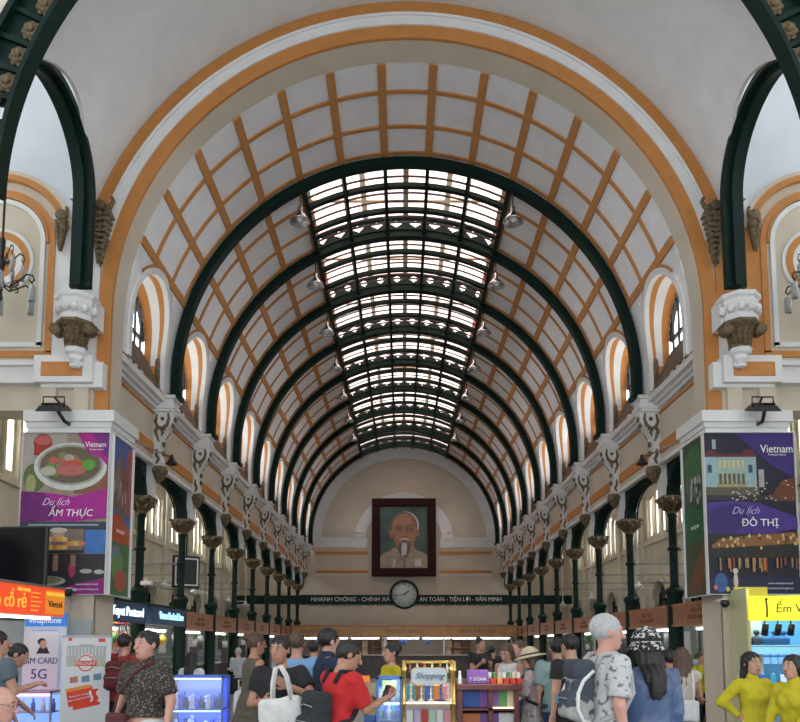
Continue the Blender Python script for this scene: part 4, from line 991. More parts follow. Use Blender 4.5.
def v3(*a): return np.array(a, dtype=np.float32)
def rc(P, a, b, ra, rb):
    a, b = v3(*a), v3(*b); ab = b-a; t = np.clip(((P-a)@ab)/max(ab@ab, 1e-9), 0, 1)
    return np.linalg.norm(P-a-t[..., None]*ab, axis=-1) - (ra+(rb-ra)*t)
def el(P, c, r):
    r = v3(*r); q = (P-v3(*c))/r; k = np.linalg.norm(q, axis=-1); return (k-1)*min(r)
def rb_(P, c, hb, r):
    q = np.abs(P-v3(*c))-(v3(*hb)-r); return np.linalg.norm(np.maximum(q, 0), axis=-1)+np.minimum(q.max(-1), 0)-r
def su(a, b, k=.03):
    h = np.clip(.5+.5*(b-a)/k, 0, 1); return b*(1-h)+a*h-k*h*(1-h)
def prof(P, tab):
    """stack of ellipses: rows (z, half width, half depth, y centre)"""
    t = np.array(tab, np.float32); z = P[..., 2]; wx = np.interp(z, t[:,0], t[:,1]); wy = np.interp(z, t[:,0], t[:,2]); yc = np.interp(z, t[:,0], t[:,3])
    k = np.sqrt((P[...,0]/wx)**2+((P[...,1]-yc)/wy)**2); d = (k-1)*np.minimum(wx, wy)
    return np.maximum(d, np.maximum(z-t[-1,0], t[0,0]-z))
def rot(ax, a):
    c, s = math.cos(a), math.sin(a)
    return np.array({'x': [[1,0,0],[0,c,-s],[0,s,c]], 'y': [[c,0,s],[0,1,0],[-s,0,c]], 'z': [[c,-s,0],[s,c,0],[0,0,1]]}[ax], np.float32)
SKIN = [mat('skin_light', (.50,.27,.19), .5, noise=.08, nscale=30), mat('skin_tan', (.42,.22,.14), .5, noise=.08, nscale=30), mat('skin_pink', (.55,.29,.22), .5, noise=.08, nscale=30)]
M_eye = mat('eye_dark', (.03,.02,.02), .3); M_eyew = mat('eye_white', (.55,.53,.5), .3); M_lip = mat('lip', (.36,.12,.10), .45)
HAIR = dict(black=mat('black_hair', (.012,.010,.010), .45, noise=.3, nscale=60, bump=.4), grey=mat('grey_hair', (.42,.42,.42), .6, noise=.2, nscale=60, bump=.4), brown=mat('brown_hair', (.09,.05,.03), .5, noise=.3, nscale=60, bump=.4))
def cloth(name, c, **k): return mat(name, c, .85, bump=.25, noise=k.pop('noise', .1), nscale=k.pop('nscale', 14), **k)
def pattern_cloth(name, c0, c1, scale, thr):
    m = bpy.data.materials.new(name); m.use_nodes = True; nt = m.node_tree; b = nt.nodes['Principled BSDF']; b.inputs['Roughness'].default_value = .9
    tc = nt.nodes.new('ShaderNodeTexCoord'); n = nt.nodes.new('ShaderNodeTexNoise'); n.inputs['Scale'].default_value = scale; n.inputs['Detail'].default_value = 3
    r = nt.nodes.new('ShaderNodeValToRGB'); r.color_ramp.elements[0].position = thr; r.color_ramp.elements[1].position = thr+.03
    r.color_ramp.elements[0].color = (*c0, 1); r.color_ramp.elements[1].color = (*c1, 1)
    nt.links.new(tc.outputs['Object'], n.inputs['Vector']); nt.links.new(n.outputs['Fac'], r.inputs['Fac']); nt.links.new(r.outputs['Color'], b.inputs['Base Color']); return m
def mk(name, VF, mats, parent):
    """VF: list of (verts, faces, material index) joined into one mesh"""
    vs = []; fs = []; mi = []; n = 0
    for V, F, m in VF:
        vs.append(np.asarray(V, float)); fs += (np.asarray(F)+n).tolist(); mi += [m]*len(F); n += len(V)
    me = bpy.data.meshes.new(name); me.from_pydata(np.concatenate(vs).tolist(), [], fs)
    for m in mats: me.materials.append(m)
    me.polygons.foreach_set('material_index', mi); me.polygons.foreach_set('use_smooth', [True]*len(fs)); me.update()
    o = bpy.data.objects.new(name, me); C.objects.link(o); o.parent = parent; return o

def person(px, ptop, Y, face, label, top, bottom, hair='black', style='short', skin=0, female=False, lean=0, yaw=0, nod=0, side=0,
           arms=None, sleeve=.5, collar=False, hem=.86, skirt=0, hat=None, wide=1.0, shoes='shoe', extra=None, legs=None, trouser_end=.1, tmat=None):
    """face: degrees, 0 looks at the camera, 90 looks to picture right; arms: two (upper dir, fore dir, curl) in body axes x = own left, -y = forward"""
    top_z = at(px, ptop, Y).z; base = .95+.80*math.cos(R_(lean))
    s = top_z/base; xh = at(px, ptop, Y).x
    rz = R_(face); off = -.80*math.sin(R_(lean))*s
    hx, hy = (-math.sin(rz)*off, math.cos(rz)*off)
    e = empty('person', (xh-hx, Y-hy, 0), label, 'person', None, rz); e.scale = (s, s, s)
    h = .016 if Y < 12 else .024; hh = .0075 if Y < 9 else .012
    hip = v3(0, 0, .95); Rl = rot('x', R_(lean)) @ rot('y', R_(side))       # body frame -> world frame of the figure
    def inU(P): return (P-hip)@Rl+hip                                       # world -> upper body frame
    def outU(v): return Rl@(np.asarray(v, np.float32)-hip)+hip
    W = wide; f = female
    sw = (.155 if f else .185)*W
    tors = [(.86,.165*W,.115*W,.0),(.95,.17*W,.12*W,.0),(1.06,(.125 if f else .150)*W,.095*W,0),(1.15,(.125 if f else .155)*W,.10*W,-.005),(1.27,(.145 if f else .175)*W,.115*W,-.01),(1.36,(.15 if f else .185)*W,.105*W,0),(1.42,(.13 if f else .16)*W,.08*W,.005),(1.46,.075,.06,.01),(1.49,.055,.055,.01)]
    arms = arms or [((.12,.0,-1),(.05,-.15,-1),.3), ((-.12,.0,-1),(-.05,-.15,-1),.3)]
    J = []
    for i, (u, fo, curl) in enumerate(arms):
        q = 1 if i == 0 else -1; S_ = v3(q*sw, 0, 1.405); u = v3(*u); u /= np.linalg.norm(u); fo = v3(*fo); fo /= np.linalg.norm(fo)
        El = S_+u*.28; Wr = El+fo*.245; J.append((S_, El, Wr, u, fo, q, curl))
    ar = .85 if f else 1.0
    legs = legs or [((.085,0,.50),(.09,.03,.09)), ((-.085,0,.50),(-.09,.03,.09))]
    def armd(P, k=1.0, end=None, infl=0):
        d = None
        for (S_, El, Wr, u, fo, q, c) in J:
            d1 = rc(P, S_, El, (.056*ar)*k+infl, .041*ar*k+infl*1.6); 
            if end is None or end > 1:
                t = 1 if end is None else min(1, (end-1)); Wt = El+(Wr-El)*t
                d2 = rc(P, El, Wt, .042*ar*k+infl, (.042+(.027-.042)*t)*ar*k+infl); d1 = su(d1, d2, .02)
                if end is not None: d1 = np.where((P-Wt)@fo > 0, np.maximum(d1, (P-Wt)@fo), d1)
            if end is not None and end <= 1:
                Ct = S_+(El-S_)*end; d1 = np.maximum(d1, (P-Ct)@u)
            d = d1 if d is None else np.minimum(d, d1)
        return d
    def legd(P, infl=0, k=1.0):
        d = None
        for q, (K, A) in zip((1, -1), legs):
            d1 = su(rc(P, (q*.085,0,.90), K, .085*W*k+infl, .055*k+infl), rc(P, K, A, .056*k+infl, .036*k+infl), .03); d = d1 if d is None else np.minimum(d, d1)
        return d
    nb = v3(0, .01, 1.46); Rh = rot('z', R_(yaw)) @ rot('x', R_(nod))
    def inH(P): q = (P-nb)@Rh+nb; return (q-v3(0,0,1.76))/1.1+v3(0,0,1.76)
    hc = v3(0, -.012, 1.635)
    def bodyd(P):
        U = inU(P); d = su(prof(U, tors), armd(U), .035); d = su(d, rc(U, nb-v3(0,0,.06), nb+v3(0,-.005,.1), .056 if not f else .047, .05 if not f else .042), .03)
        if f: d = su(d, np.minimum(el(U, (.065,-.09,1.27), (.06,.05,.06)), el(U, (-.065,-.09,1.27), (.06,.05,.06))), .03)
        return su(d, legd(P), .04)
    pts = [outU(x) for j in J for x in j[:3]]+[v3(.2,.2,.05), v3(-.2,-.2,.05), outU((0,0,1.56))]+[v3(*x) for l in legs for x in l]
    lo = np.min(pts, 0)-.13; hi = np.max(pts, 0)+.1; lo[2] = -.0; 
    V, F = surf(bodyd, lo, hi, h); parts = [(V, F, 0)]
    # head
    def headd(P):
        Q = inH(inU(P))
        d = el(Q, (0,.005,1.66), (.075,.093,.088)); d = su(d, el(Q, (0,-.03,1.60), (.058,.06,.078)), .03); d = su(d, el(Q, (0,-.055,1.553), (.03,.03,.025)), .03)
        d = su(d, rc(Q, (0,-.088,1.66), (0,-.112,1.615), .009, .015), .015); d = su(d, rc(Q, (-.035,-.076,1.672), (.035,-.076,1.672), .012, .012), .015)
        for x in (-.03, .03): d = np.maximum(d, -el(Q, (x,-.103,1.652), (.016,.014,.010)))
        d = su(d, el(Q, (0,-.088,1.578), (.024,.013,.010)), .01)
        for x in (-.077, .077): d = su(d, el(Q, (x,.005,1.635), (.010,.02,.033)), .008)
        return su(d, rc(Q, nb-v3(0,0,.02), (0,-.0,1.60), .05 if not f else .043, .05), .02)
    hcW = outU(Rh@(hc-nb)+nb)
    V, F = surf(headd, hcW-v3(.15,.16,.2), hcW+v3(.15,.16,.17), .0075 if Y < 9 else .011); parts.append((V, F, 0))
    def feat(c, r, mi):
        m = MB(); m.sph((0,0,0), 1, 10); Vv = np.array(m.v)*np.array(r)+np.array(c); Vv = (Vv-v3(0,0,1.76))*1.1+v3(0,0,1.76); Vv = (Vv-nb)@Rh.T+nb; Vv = (Vv-hip)@Rl.T+hip
        tri = [x if len(x) == 4 else x+[x[-1]] for x in m.f]; parts.append((Vv, np.array([t[:3]+[t[3]] for t in tri]), mi))
    for x in (-.03, .03): feat((x,-.086,1.652), (.0115,.008,.0065), 2); feat((x,-.0935,1.652), (.006,.004,.006), 1); feat((x,-.094,1.676), (.018,.005,.0035), 1 if hair != 'grey' else 2)
    feat((0,-.099,1.579), (.022,.005,.007), 3)
    # hands: palm, four unequal curled fingers and a thumb
    for (S_, El, Wr, u, fo, q, curl) in J:
        side_ = np.cross(fo, v3(0,-1,0)) if abs(fo[1]) < .9 else v3(1,0,0); side_ /= np.linalg.norm(side_)+1e-6
        pn = np.cross(side_, fo); pn /= np.linalg.norm(pn)
        if q*np.dot(pn, v3(1,0,0)) > 0: pn = -pn
        side_ = np.cross(fo, pn)
        if side_[1] > 0: side_ = -side_                                      # thumb side forward
        segs = []; pc = Wr+fo*.05
        for i, (o, L) in enumerate(((.030,.072),(.010,.080),(-.011,.074),(-.030,.058))):
            b0 = Wr+fo*.088+side_*o; c = curl*1.1; d1 = fo*math.cos(c)+pn*math.sin(c); d2 = fo*math.cos(c*2.1)+pn*math.sin(c*2.1)
            k1 = b0+d1*L*.52; segs += [(b0-fo*.02, k1, .0095, .0085), (k1, k1+d2*L*.48, .0085, .007)]
        t0 = Wr+fo*.03+side_*.032; t1 = t0+(fo*.6+side_*.7+pn*.25)*.04; t2 = t1+(fo*.9+side_*.25+pn*(.3+curl*.4))*.032; segs += [(t0, t1, .0135, .011), (t1, t2, .011, .0085)]
        Bm = np.stack([fo, side_, pn])
        def handd(P):
            U = inU(P); L_ = (U-pc)@Bm.T; d = rb_(L_, (0,0,0), (.047,.042,.015), .013); d = su(d, rc(U, El+(Wr-El)*.75, Wr+fo*.02, .030*ar, .026*ar), .02)
            for sg in segs: d = su(d, rc(U, *sg), .006)
            return d
        cw = outU(Wr+fo*.09); V, F = surf(handd, cw-.15, cw+.15, hh); parts.append((V, F, 0))
    mk('body', parts, [SKIN[skin], M_eye, M_eyew, M_lip], e)
    # top garment
    inf = .016
    def topd(P):
        U = inU(P); tt = [(z, w+inf, d_+inf, y) for z, w, d_, y in tors if z < 1.44 and (z == .86 or z > hem+.03)]; tt[0] = (hem, tt[0][1]+.01, tt[0][2]+.015, 0)
        if hem < .86: tt.insert(1, (.86, tt[0][1], tt[0][2], 0)); tt[0] = (hem, tt[0][1]*(1.12 if f else 1.03), tt[0][2]*1.1, 0)
        tt.append((1.455, .10*(W if f else 1.05*W), .075, .01))
        d = prof(U, tt)
        if f: d = su(d, np.minimum(el(U, (.065,-.095,1.27), (.07,.058,.07)), el(U, (-.065,-.095,1.27), (.07,.058,.07))), .03)
        if sleeve > 0: d = su(d, armd(U, 1.12, sleeve, .010 if sleeve > 1 else .018), .035)
        if collar: d = np.minimum(d, np.maximum(rc(U, (0,.012,1.44), (0,.005,1.495), .072, .066), -(U[...,2]-1.44)))
        w_ = .0045*np.sin(U[...,2]*38+U[...,0]*22)*np.cos(U[...,0]*31+U[...,1]*18)
        return d+w_
    V, F = surf(topd, np.minimum(lo, v3(-.3,-.3,.6)), np.maximum(hi, v3(.3,.25,1.5)), h); mk('shirt' if not tmat else tmat, [(V, F, 0)], [top], e)
    # trousers or skirt
    def botd(P):
        d = prof(P, [(.80,.168*W+.008,.12*W+.008,0),(.88,.168*W+.006,.12*W+.006,0),(1.0,.15*W+.008,.10*W+.008,0),(1.03,.155*W+.010,.105*W+.01,0)])
        if skirt:
            return np.minimum(d, prof(P, [(1.03-skirt,.24*W,.2*W,0),(.9,.185*W,.14*W,0),(1.0,.165*W,.12*W,0)])+.006*np.sin(np.arctan2(P[...,1],P[...,0])*14))
        d = su(d, legd(P, .018, 1.05), .03); return np.maximum(d, trouser_end-P[...,2])+.003*np.sin(P[...,2]*45)
    V, F = surf(botd, v3(-.34,-.4,.0), v3(.34,.4,1.08), h*1.1); mk('skirt' if skirt else 'trousers', [(V, F, 0)], [bottom], e)
    sm = mat('dark_shoe', (.03,.03,.032), .5) if shoes == 'shoe' else mat('white_shoe', (.55,.55,.53), .5)
    for (K, A) in legs:
        def sd_(P): return np.maximum(su(rc(P, (A[0],A[1]+.02,.045), (A[0],A[1]-.15,.04), .045, .038), rc(P, (A[0],A[1],.05), (A[0],A[1],.11), .048, .045), .02), .004-P[...,2])
        V, F = surf(sd_, v3(A[0]-.07,A[1]-.22,-.01), v3(A[0]+.07,A[1]+.1,.18), .014); mk('shoe', [(V, F, 0)], [sm], e)
    # hair and hats
    def hd(P):
        Q = inH(inU(P)); d = el(Q, (0,.014,1.668), (.083,.100,.092)); fr = el(Q, (0,-.115,1.60), (.066,.09,.098)); d = np.maximum(d, -fr); d = np.maximum(d, (1.60 if style == 'short' else 1.56)-Q[...,2]+.3*np.minimum(-Q[...,1]-.0, .1))
        d = d+.0035*np.sin(Q[...,0]*160+Q[...,2]*60)
        if style == 'long': 
            g = prof(Q, [(1.22,.05,.018,.075),(1.35,.085,.03,.08),(1.5,.095,.05,.05),(1.62,.092,.08,.03),(1.70,.07,.07,.03)]); g = np.maximum(g, -el(Q, (0,-.11,1.6), (.066,.09,.11))); d = su(d, g+.004*np.sin(Q[...,0]*140), .03)
        if style == 'very_long':
            hb_ = .115*W*1.1+.01; g = prof(Q, [(1.28,.035,.02,hb_),(1.34,.06,.03,hb_),(1.45,.08,.04,hb_-.01),(1.52,.1,.05,.07),(1.62,.095,.085,.03),(1.70,.07,.07,.03)]); g = np.maximum(g, -el(Q, (0,-.11,1.6), (.066,.09,.11))); d = su(d, g+.004*np.sin(Q[...,0]*140), .03)
        if style == 'bun': d = su(d, el(Q, (0,.115,1.70), (.045,.04,.045)), .015)
        if style == 'tail': d = su(d, rc(Q, (0,.11,1.69), (0,.15,1.5), .035, .015), .02)
        return d
    if style != 'bald':
        V, F = surf(hd, hcW-v3(.19,.22,.62 if 'long' in style else .25), hcW+v3(.19,.26,.16), .009 if Y < 9 else .013); mk('hair', [(V, F, 0)], [HAIR[hair]], e)
    else:
        def hb(P):
            Q = inH(inU(P)); d = el(Q, (0,.02,1.64), (.082,.088,.06)); d = np.maximum(d, Q[...,2]-1.665); return np.maximum(d, -Q[...,1]-.01)
        V, F = surf(hb, hcW-v3(.15,.17,.15), hcW+v3(.15,.17,.1), .009); mk('hair', [(V, F, 0)], [HAIR['grey']], e)
    if hat:
        def ht(P):
            Q = inH(inU(P)); k, brim, hm = hat[1], hat[2], 1.665
            d = np.maximum(el(Q, (0,.012,hm), (.105,.12,.125)), hm-Q[...,2])
            r = np.sqrt((Q[...,0]/1.0)**2+((Q[...,1]-.012)/1.12)**2); zt_ = hm+.012-np.maximum(r-.09,0)*k
            return np.minimum(d, np.maximum(np.maximum(np.abs(Q[...,2]-zt_)-.008, r-brim), .085-r))
        V, F = surf(ht, hcW-v3(.26,.28,.16), hcW+v3(.26,.28,.22), .008); ho = mk('hat', [(V, F, 0)], [hat[0]], e)
        if len(hat) > 3:
            def hbnd(P): Q = inH(inU(P)); return np.maximum(el(Q, (0,.012,1.665), (.109,.124,.129)), np.abs(Q[...,2]-1.69)-.012)
            V, F = surf(hbnd, hcW-v3(.2,.2,.1), hcW+v3(.2,.2,.2), .008); mk('hat_band', [(V, F, 0)], [hat[3]], ho)
    e['_'] = 0; del e['_']
    return dict(e=e, s=s, J=J, out=outU, mw=lambda v: e_to_world(e, s, outU(v)))
def e_to_world(e, s, v):
    a = e.rotation_euler.z; return Vector((e.location.x+s*(v[0]*math.cos(a)-v[1]*math.sin(a)), e.location.y+s*(v[0]*math.sin(a)+v[1]*math.cos(a)), s*v[2]))
def hang(name, label, cat, per, group=None):
    """an Empty for something the person carries, in the person's own frame"""
    o = empty(name, per['e'].location, label, cat, group, per['e'].rotation_euler.z); o.scale = (per['s'],)*3; return o
def soft(name, f, lo, hi, h, m, parent): V, F = surf(f, v3(*lo), v3(*hi), h); return mk(name, [(V, F, 0)], [m], parent)
def backpack(per, label, body, strap, big=1.0, lid=None, dz=0):
    o = hang('backpack', label, 'backpack', per); out = per['out']; 
    c = out((0, .15+.05*big, 1.2+dz))
    f1 = lambda P: su(rb_(P, c, (.15*big, .085*big, .22*big), .06), rb_(P, c+v3(0,.09*big,-.08*big), (.12*big,.05,.11*big), .04), .02)+.004*np.sin(P[...,2]*50+P[...,0]*20)
    b = soft('body', f1, c-.32*big, c+.32*big, .012, body, o)
    for q in (-1, 1):
        m = MB(); pts = [out(p) for p in ((q*.09,.12,1.36),(q*.10,.08,1.47),(q*.11,-.02,1.478),(q*.125,-.12,1.36),(q*.15,-.13,1.22),(q*.185,-.04,1.08),(q*.15,.1,1.02))]
        m.tube(pts, .02, 6); m.build('strap', strap, o)
    m = MB(); m.tube([c+v3(-.1,.1*big,.1), c+v3(0,.125*big,.12), c+v3(.1,.1*big,.1)], .006, 5); m.tube([c+v3(-.09,.15*big,-.02), c+v3(.09,.15*big,-.02)], .006, 5); m.build('zip', M_steel, o)
    m = MB(); m.tube([c+v3(-.03,-.03,.22*big), c+v3(0,-.02,.27*big), c+v3(.03,-.03,.22*big)], .01, 6); m.build('handle', strap, o)
    if lid:
        soft('lid', lambda P: rb_(P, c+v3(0,.0,.2*big), (.15*big,.095*big,.09*big), .05), c+v3(-.3,-.3,0), c+v3(.3,.3,.5), .012, lid, o)
        for q in (-1, 1):
            m = MB(); m.tube([c+v3(q*.15*big,y_*big,z_*big) for y_, z_ in ((-.06,.2),(.03,.12),(.075,.02),(.08,-.1),(.04,-.19),(-.05,-.22))], .013, 6); m.build('compression_strap', M_offw, o)
    return o
PEOPLE = {}
DN = ((.12,0,-1),(.05,-.15,-1),.3); DNr = ((-.12,0,-1),(-.05,-.15,-1),.3)
FW = ((.1,-.25,-1),(-.15,-1,.25),.6); FWr = ((-.1,-.25,-1),(.15,-1,.25),.6)
wht = cloth('white_cloth', (.62,.62,.62)); nvy = cloth('navy_cloth', (.012,.022,.055)); khk = cloth('khaki_cloth', (.40,.31,.20)); dk = cloth('black_cloth', (.014,.014,.017)); pale = cloth('pale_trousers', (.48,.48,.44))
grn = cloth('grey_green_cloth', (.20,.30,.28)); yel = cloth('yellow_cloth', (.52,.44,.015)); red = cloth('red_cloth', (.50,.018,.02)); mrn = cloth('brick_red_cloth', (.26,.035,.03)); jean = cloth('denim', (.03,.05,.12))
slate = cloth('slate_cloth', (.10,.13,.16))
PEOPLE['p1'] = person(-2, 631, 7.3, 150, 'person in slate grey shirt with black cross strap at the left edge, seen from behind', slate, jean, arms=[DN, FWr], yaw=-20)
p2 = person(5, 687, 4.0, 92, 'bald person with glasses at the lower left corner', cloth('beige_shirt', (.4,.33,.27)), dk, style='bald', skin=2, lean=12)
person(23, 645, 7.9, 118, 'person with dark hair in navy shirt and pale trousers leaning to a lit counter', nvy, pale, lean=22, sleeve=.75, arms=[((.1,-.5,-1),(-.1,-1,-.35),.4), ((-.1,-.2,-1),(.1,-1,-.8),.4)], yaw=-10)
p4 = person(125, 634, 9.6, 172, 'person with black hair in brick red shirt seen from behind beside the roll up banner', mrn, dk, style='short', sleeve=.6)
p5 = person(147, 631, 6.3, -28, 'man with dark hair in brown patterned shirt and white trousers walking towards the camera', pattern_cloth('brown_pattern', (.035,.028,.024), (.20,.17,.13), 60, .56), wht, skin=2, wide=1.08, hem=1.0,
       arms=[((.35,.1,-1),(.1,-.3,-1),.5), ((-.45,.12,-1),(-.35,-.25,-1),.4)], sleeve=.8, collar=True, legs=[((.09,-.08,.50),(.09,-.02,.09)), ((-.09,.02,.50),(-.09,.12,.10))])
person(192, 652, 10.6, 178, 'woman in white top with long black hair seen from behind over the glass display', wht, dk, female=True, style='very_long', sleeve=.5)
person(238, 648, 18.0, 215, 'person in grey hooded top leaning on the left counter', cloth('grey_hoodie', (.32,.34,.37)), dk, hair='grey', sleeve=1.9, arms=[FW, FWr], lean=10)
p8 = person(257, 633, 8.2, 128, 'woman in brown sleeveless dress with tied hair standing left of the tote bag man', cloth('brown_dress', (.10,.085,.065)), cloth('brown_dress', (.10,.085,.065)), hair='brown', style='bun', female=True, sleeve=0, skirt=.32, hem=.8, lean=5, skin=1)
p9 = person(281, 636, 6.35, -8, 'man in black t-shirt and khaki trousers with a white tote bag, hand at his chin', dk, khk, skin=1, wide=1.02, yaw=-8, nod=6, hem=1.0, sleeve=.62,
       arms=[((.55,-.45,-.75),(-.75,-.55,.45),.7), ((-.25,-.15,-1),(.72,-.68,.12),.7)])
person(297, 632, 7.9, 175, 'person in light blue shirt with dark straps behind the tote bag man', cloth('light_blue_cloth', (.18,.34,.60)), khk, hair='brown', wide=1.05)
person(314, 641, 11.0, 170, 'person with black hair far behind, between light blue and navy shirts', dk, dk)
person(330, 629, 7.2, 108, 'man with short dark hair in navy shirt looking to the right', nvy, khk, skin=2, wide=1.12, yaw=15, lean=4, sleeve=.7, collar=True)
p13 = person(346, 640, 5.95, 128, 'man in bright red t-shirt with a black backpack, photographing with a phone', red, khk, skin=1, wide=1.05, lean=8, nod=14, yaw=-22, hem=.98, sleeve=.85,
       arms=[((.15,-.7,-.8),(-.12,-1,.35),.8), ((-.1,-.55,-.9),(.1,-1,.55),.8)])
person(391, 644, 9.0, -62, 'woman in yellow top with black hair in a bun, behind the blue display', yel, dk, female=True, style='bun', sleeve=1.2)
person(480, 638, 13.6, 30, 'person in black top holding a white sheet in front of the far shelves', dk, dk, arms=[((.1,-.1,-1),(-.6,-.9,.5),.6), ((-.1,-.1,-1),(.3,-1,.7),.9)], skin=1)
person(492, 645, 14.4, 150, 'person in black with dark hair right of the white sheet', dk, dk)
person(506, 642, 9.25, -30, 'woman in white sleeveless top with brown hair bending over the book case', wht, jean, hair='brown', style='long', female=True, sleeve=0, lean=14, nod=14, arms=[FW, FWr])
person(518, 640, 9.8, -50, 'person in sage green shirt behind the woman in the straw hat', grn, dk, hair='brown', skin=2, yaw=-10)
straw = mat('straw', (.55,.47,.33), .8, noise=.2, nscale=40, bump=.4)
p18 = person(532, 649, 8.55, -112, 'woman in straw hat and pale pink blouse with long white skirt', pattern_cloth('pink_print', (.42,.33,.33), (.28,.20,.22), 40, .55), cloth('ivory_cloth', (.50,.46,.40)), hair='brown', style='long', female=True, sleeve=1.0, skirt=.75, hat=(straw, .25, .18, dk), arms=[((.1,-.3,-1),(-.2,-1,.2),.5), ((-.1,-.3,-1),(.2,-1,.3),.5)], nod=12)
person(557, 638, 8.4, 176, 'person with black hair in grey green t-shirt and jeans, back to the camera', grn, jean, wide=1.05, sleeve=.8)
person(571, 634, 7.6, 205, 'person with thick black hair right of the grey green t-shirt', dk, dk, nod=10)
prt = pattern_cloth('leaf_print', (.50,.50,.50), (.17,.18,.19), 26, .57)
p22 = person(607, 615, 5.3, 100, 'grey haired man in white leaf print shirt with a large trekking backpack', prt, dk, hair='grey', skin=2, wide=1.08, sleeve=.8, yaw=-5, lean=3, arms=[DN, ((-.15,.05,-1),(-.05,-.2,-1),.3)])
person(617, 640, 6.9, 178, 'person in navy shirt standing behind the grey haired man', cloth('navy_blue_cloth', (.015,.035,.10)), cloth('aqua_cloth', (.15,.35,.40)), skin=1, yaw=10)
bw = pattern_cloth('black_white_weave', (.02,.02,.02), (.55,.55,.52), 38, .52)
person(645, 631, 5.5, 184, 'woman in black and white bucket hat and shiny blue jacket, back to the camera', mat('blue_satin', (.075,.12,.24), .38, noise=.15, nscale=6, bump=.5), dk, female=True, style='very_long', sleeve=1.95, wide=1.32, hat=(bw, 1.6, .128, dk), hem=.72, tmat='jacket')
person(668, 650, 8.8, 195, 'person with black hair far right of the bucket hat woman', dk, dk)
p26 = person(682, 648, 8.2, 150, 'woman in cream top with dark hair leaning on the right counter', cloth('cream_top', (.50,.45,.38)), cloth('beige_skirt', (.34,.30,.25)), hair='brown', style='long', female=True, sleeve=.2, skirt=.6, lean=8, arms=[((.2,-.7,-.8),(-.1,-1,.05),.4), ((-.1,-.5,-.8),(.1,-1,-.1),.4)])
person(702, 652, 13.2, 10, 'staff member in yellow behind the right counter, half hidden by the pier', yel, dk, female=True, style='bun', sleeve=1.2)
person(751, 652, 6.9, 6, 'woman in yellow ao dai with long black hair and one hand on her hip', yel, wht, female=True, style='long', sleeve=1.92, skirt=.45, skin=0, collar=True,
       arms=[((.5,-.2,-.8),(.4,-.7,-.35),.3), ((-.75,.1,-.75),(.62,-.15,-.5),.4)], tmat='tunic', yaw=4)
person(792, 655, 6.5, -62, 'woman in yellow ao dai with long black hair at the right edge, turned left', yel, wht, female=True, style='very_long', sleeve=1.92, skirt=.45, collar=True, tmat='tunic',
       arms=[((.15,-.35,-1),(-.1,-.8,-.55),.3), ((-.15,-.3,-1),(.3,-.9,-.55),.5)], yaw=-5)
# ---- what they carry
o = backpack(p13, 'large black backpack on the man in red', cloth('black_nylon', (.022,.024,.03)), dk, 1.02, dz=-.14)
o = backpack(p22, 'grey and white trekking backpack on the grey haired man', pattern_cloth('grey_panel_nylon', (.06,.07,.09), (.36,.37,.36), 5, .47), cloth('grey_webbing', (.38,.38,.37)), .86, dz=-.02, lid=cloth('slate_nylon', (.045,.055,.075)))
backpack(p18, 'small black backpack on the woman in the straw hat', cloth('black_nylon', (.022,.024,.03)), dk, .75)
backpack(p4, 'dark red backpack on the person in brick red', cloth('wine_nylon', (.10,.012,.015)), mrn, .9)
cv_ = cloth('canvas_white', (.66,.66,.64)); J9 = p9['J']
t = hang('tote_bag', 'white canvas tote bag with black lettering carried by the man in black', 'bag', p9)
soft('bag_body', lambda P: rb_((P-v3(.14,-.36,.99))@rot('z', .25)@rot('y', R_(-8)), (0,0,0), (.19,.05,.23), .045)+.006*np.sin(P[...,2]*30+P[...,0]*26), (-.15,-.55,.68), (.45,-.12,1.32), .012, cv_, t)
for y in (-.39,-.33):
    m = MB(); m.tube([(.05,y,1.2),(.05,y,1.34),(.08,y-.02,1.47),(.12,y-.02,1.49),(.17,y,1.40),(.22,y,1.2)], .014, 6); m.build('handle', cv_, t)
text('breathe', .11, 'lettering', M_black, t, (.13,-.425,.97), rot=(R_(90),R_(-6),R_(-14)), shear=.3)
t = hang('shoulder_bag', 'maroon shoulder bag hanging in front of the patterned shirt', 'bag', p5)
soft('bag_body', lambda P: rb_(P, (-.12,-.20,.94), (.11,.04,.10), .03), (-.3,-.3,.75), (.1,-.1,1.1), .012, cloth('maroon_leather', (.10,.025,.03)), t)
m = MB(); m.tube([(-.2,-.17,1.02),(-.14,-.17,1.2),(.02,-.155,1.38),(.1,-.06,1.47),(.14,.02,1.46)], .012, 6); m.build('strap', cloth('maroon_leather', (.10,.025,.03)), t)
t = hang('plastic_bag', 'white plastic bag hanging from the arm of the woman in brown', 'bag', p8)
soft('bag_body', lambda P: el(P, (.27,-.02,.92), (.07,.10,.19))+.012*np.sin(P[...,2]*35)*np.sin(P[...,1]*40), (.12,-.2,.65), (.42,.2,1.2), .012, cv_, t)
m = MB(); m.tube([(.25,-.03,1.08),(.24,-.05,1.2),(.25,.03,1.2),(.26,.02,1.08)], .01, 6); m.build('handle', cv_, t)
t = hang('handbag', 'white shoulder bag behind the woman in the cream top', 'bag', p26)
soft('bag_body', lambda P: rb_((P-v3(-.05,.22,.98))@rot('x', .1), (0,0,0), (.17,.05,.13), .04), (-.3,.1,.8), (.2,.35,1.2), .012, cv_, t)
m = MB(); m.tube([(-.16,.2,1.08),(-.15,.1,1.35),(-.13,.0,1.46),(-.12,-.06,1.42),(-.02,.2,1.1)], .012, 6); m.build('strap', cv_, t)
Wr = [p13['out'](j[2]+j[4]*.13) for j in p13['J']]; c = (Wr[0]+Wr[1])/2
t = hang('phone', 'phone in a red case held up by the man in red', 'phone', p13); m = MB(); m.T = Matrix.Translation(Vector(c)) @ Matrix.Rotation(R_(25), 4, 'X'); m.rbox(-.04,.04,-.006,.006,-.08,.08,.004); m.build('case', red, t)
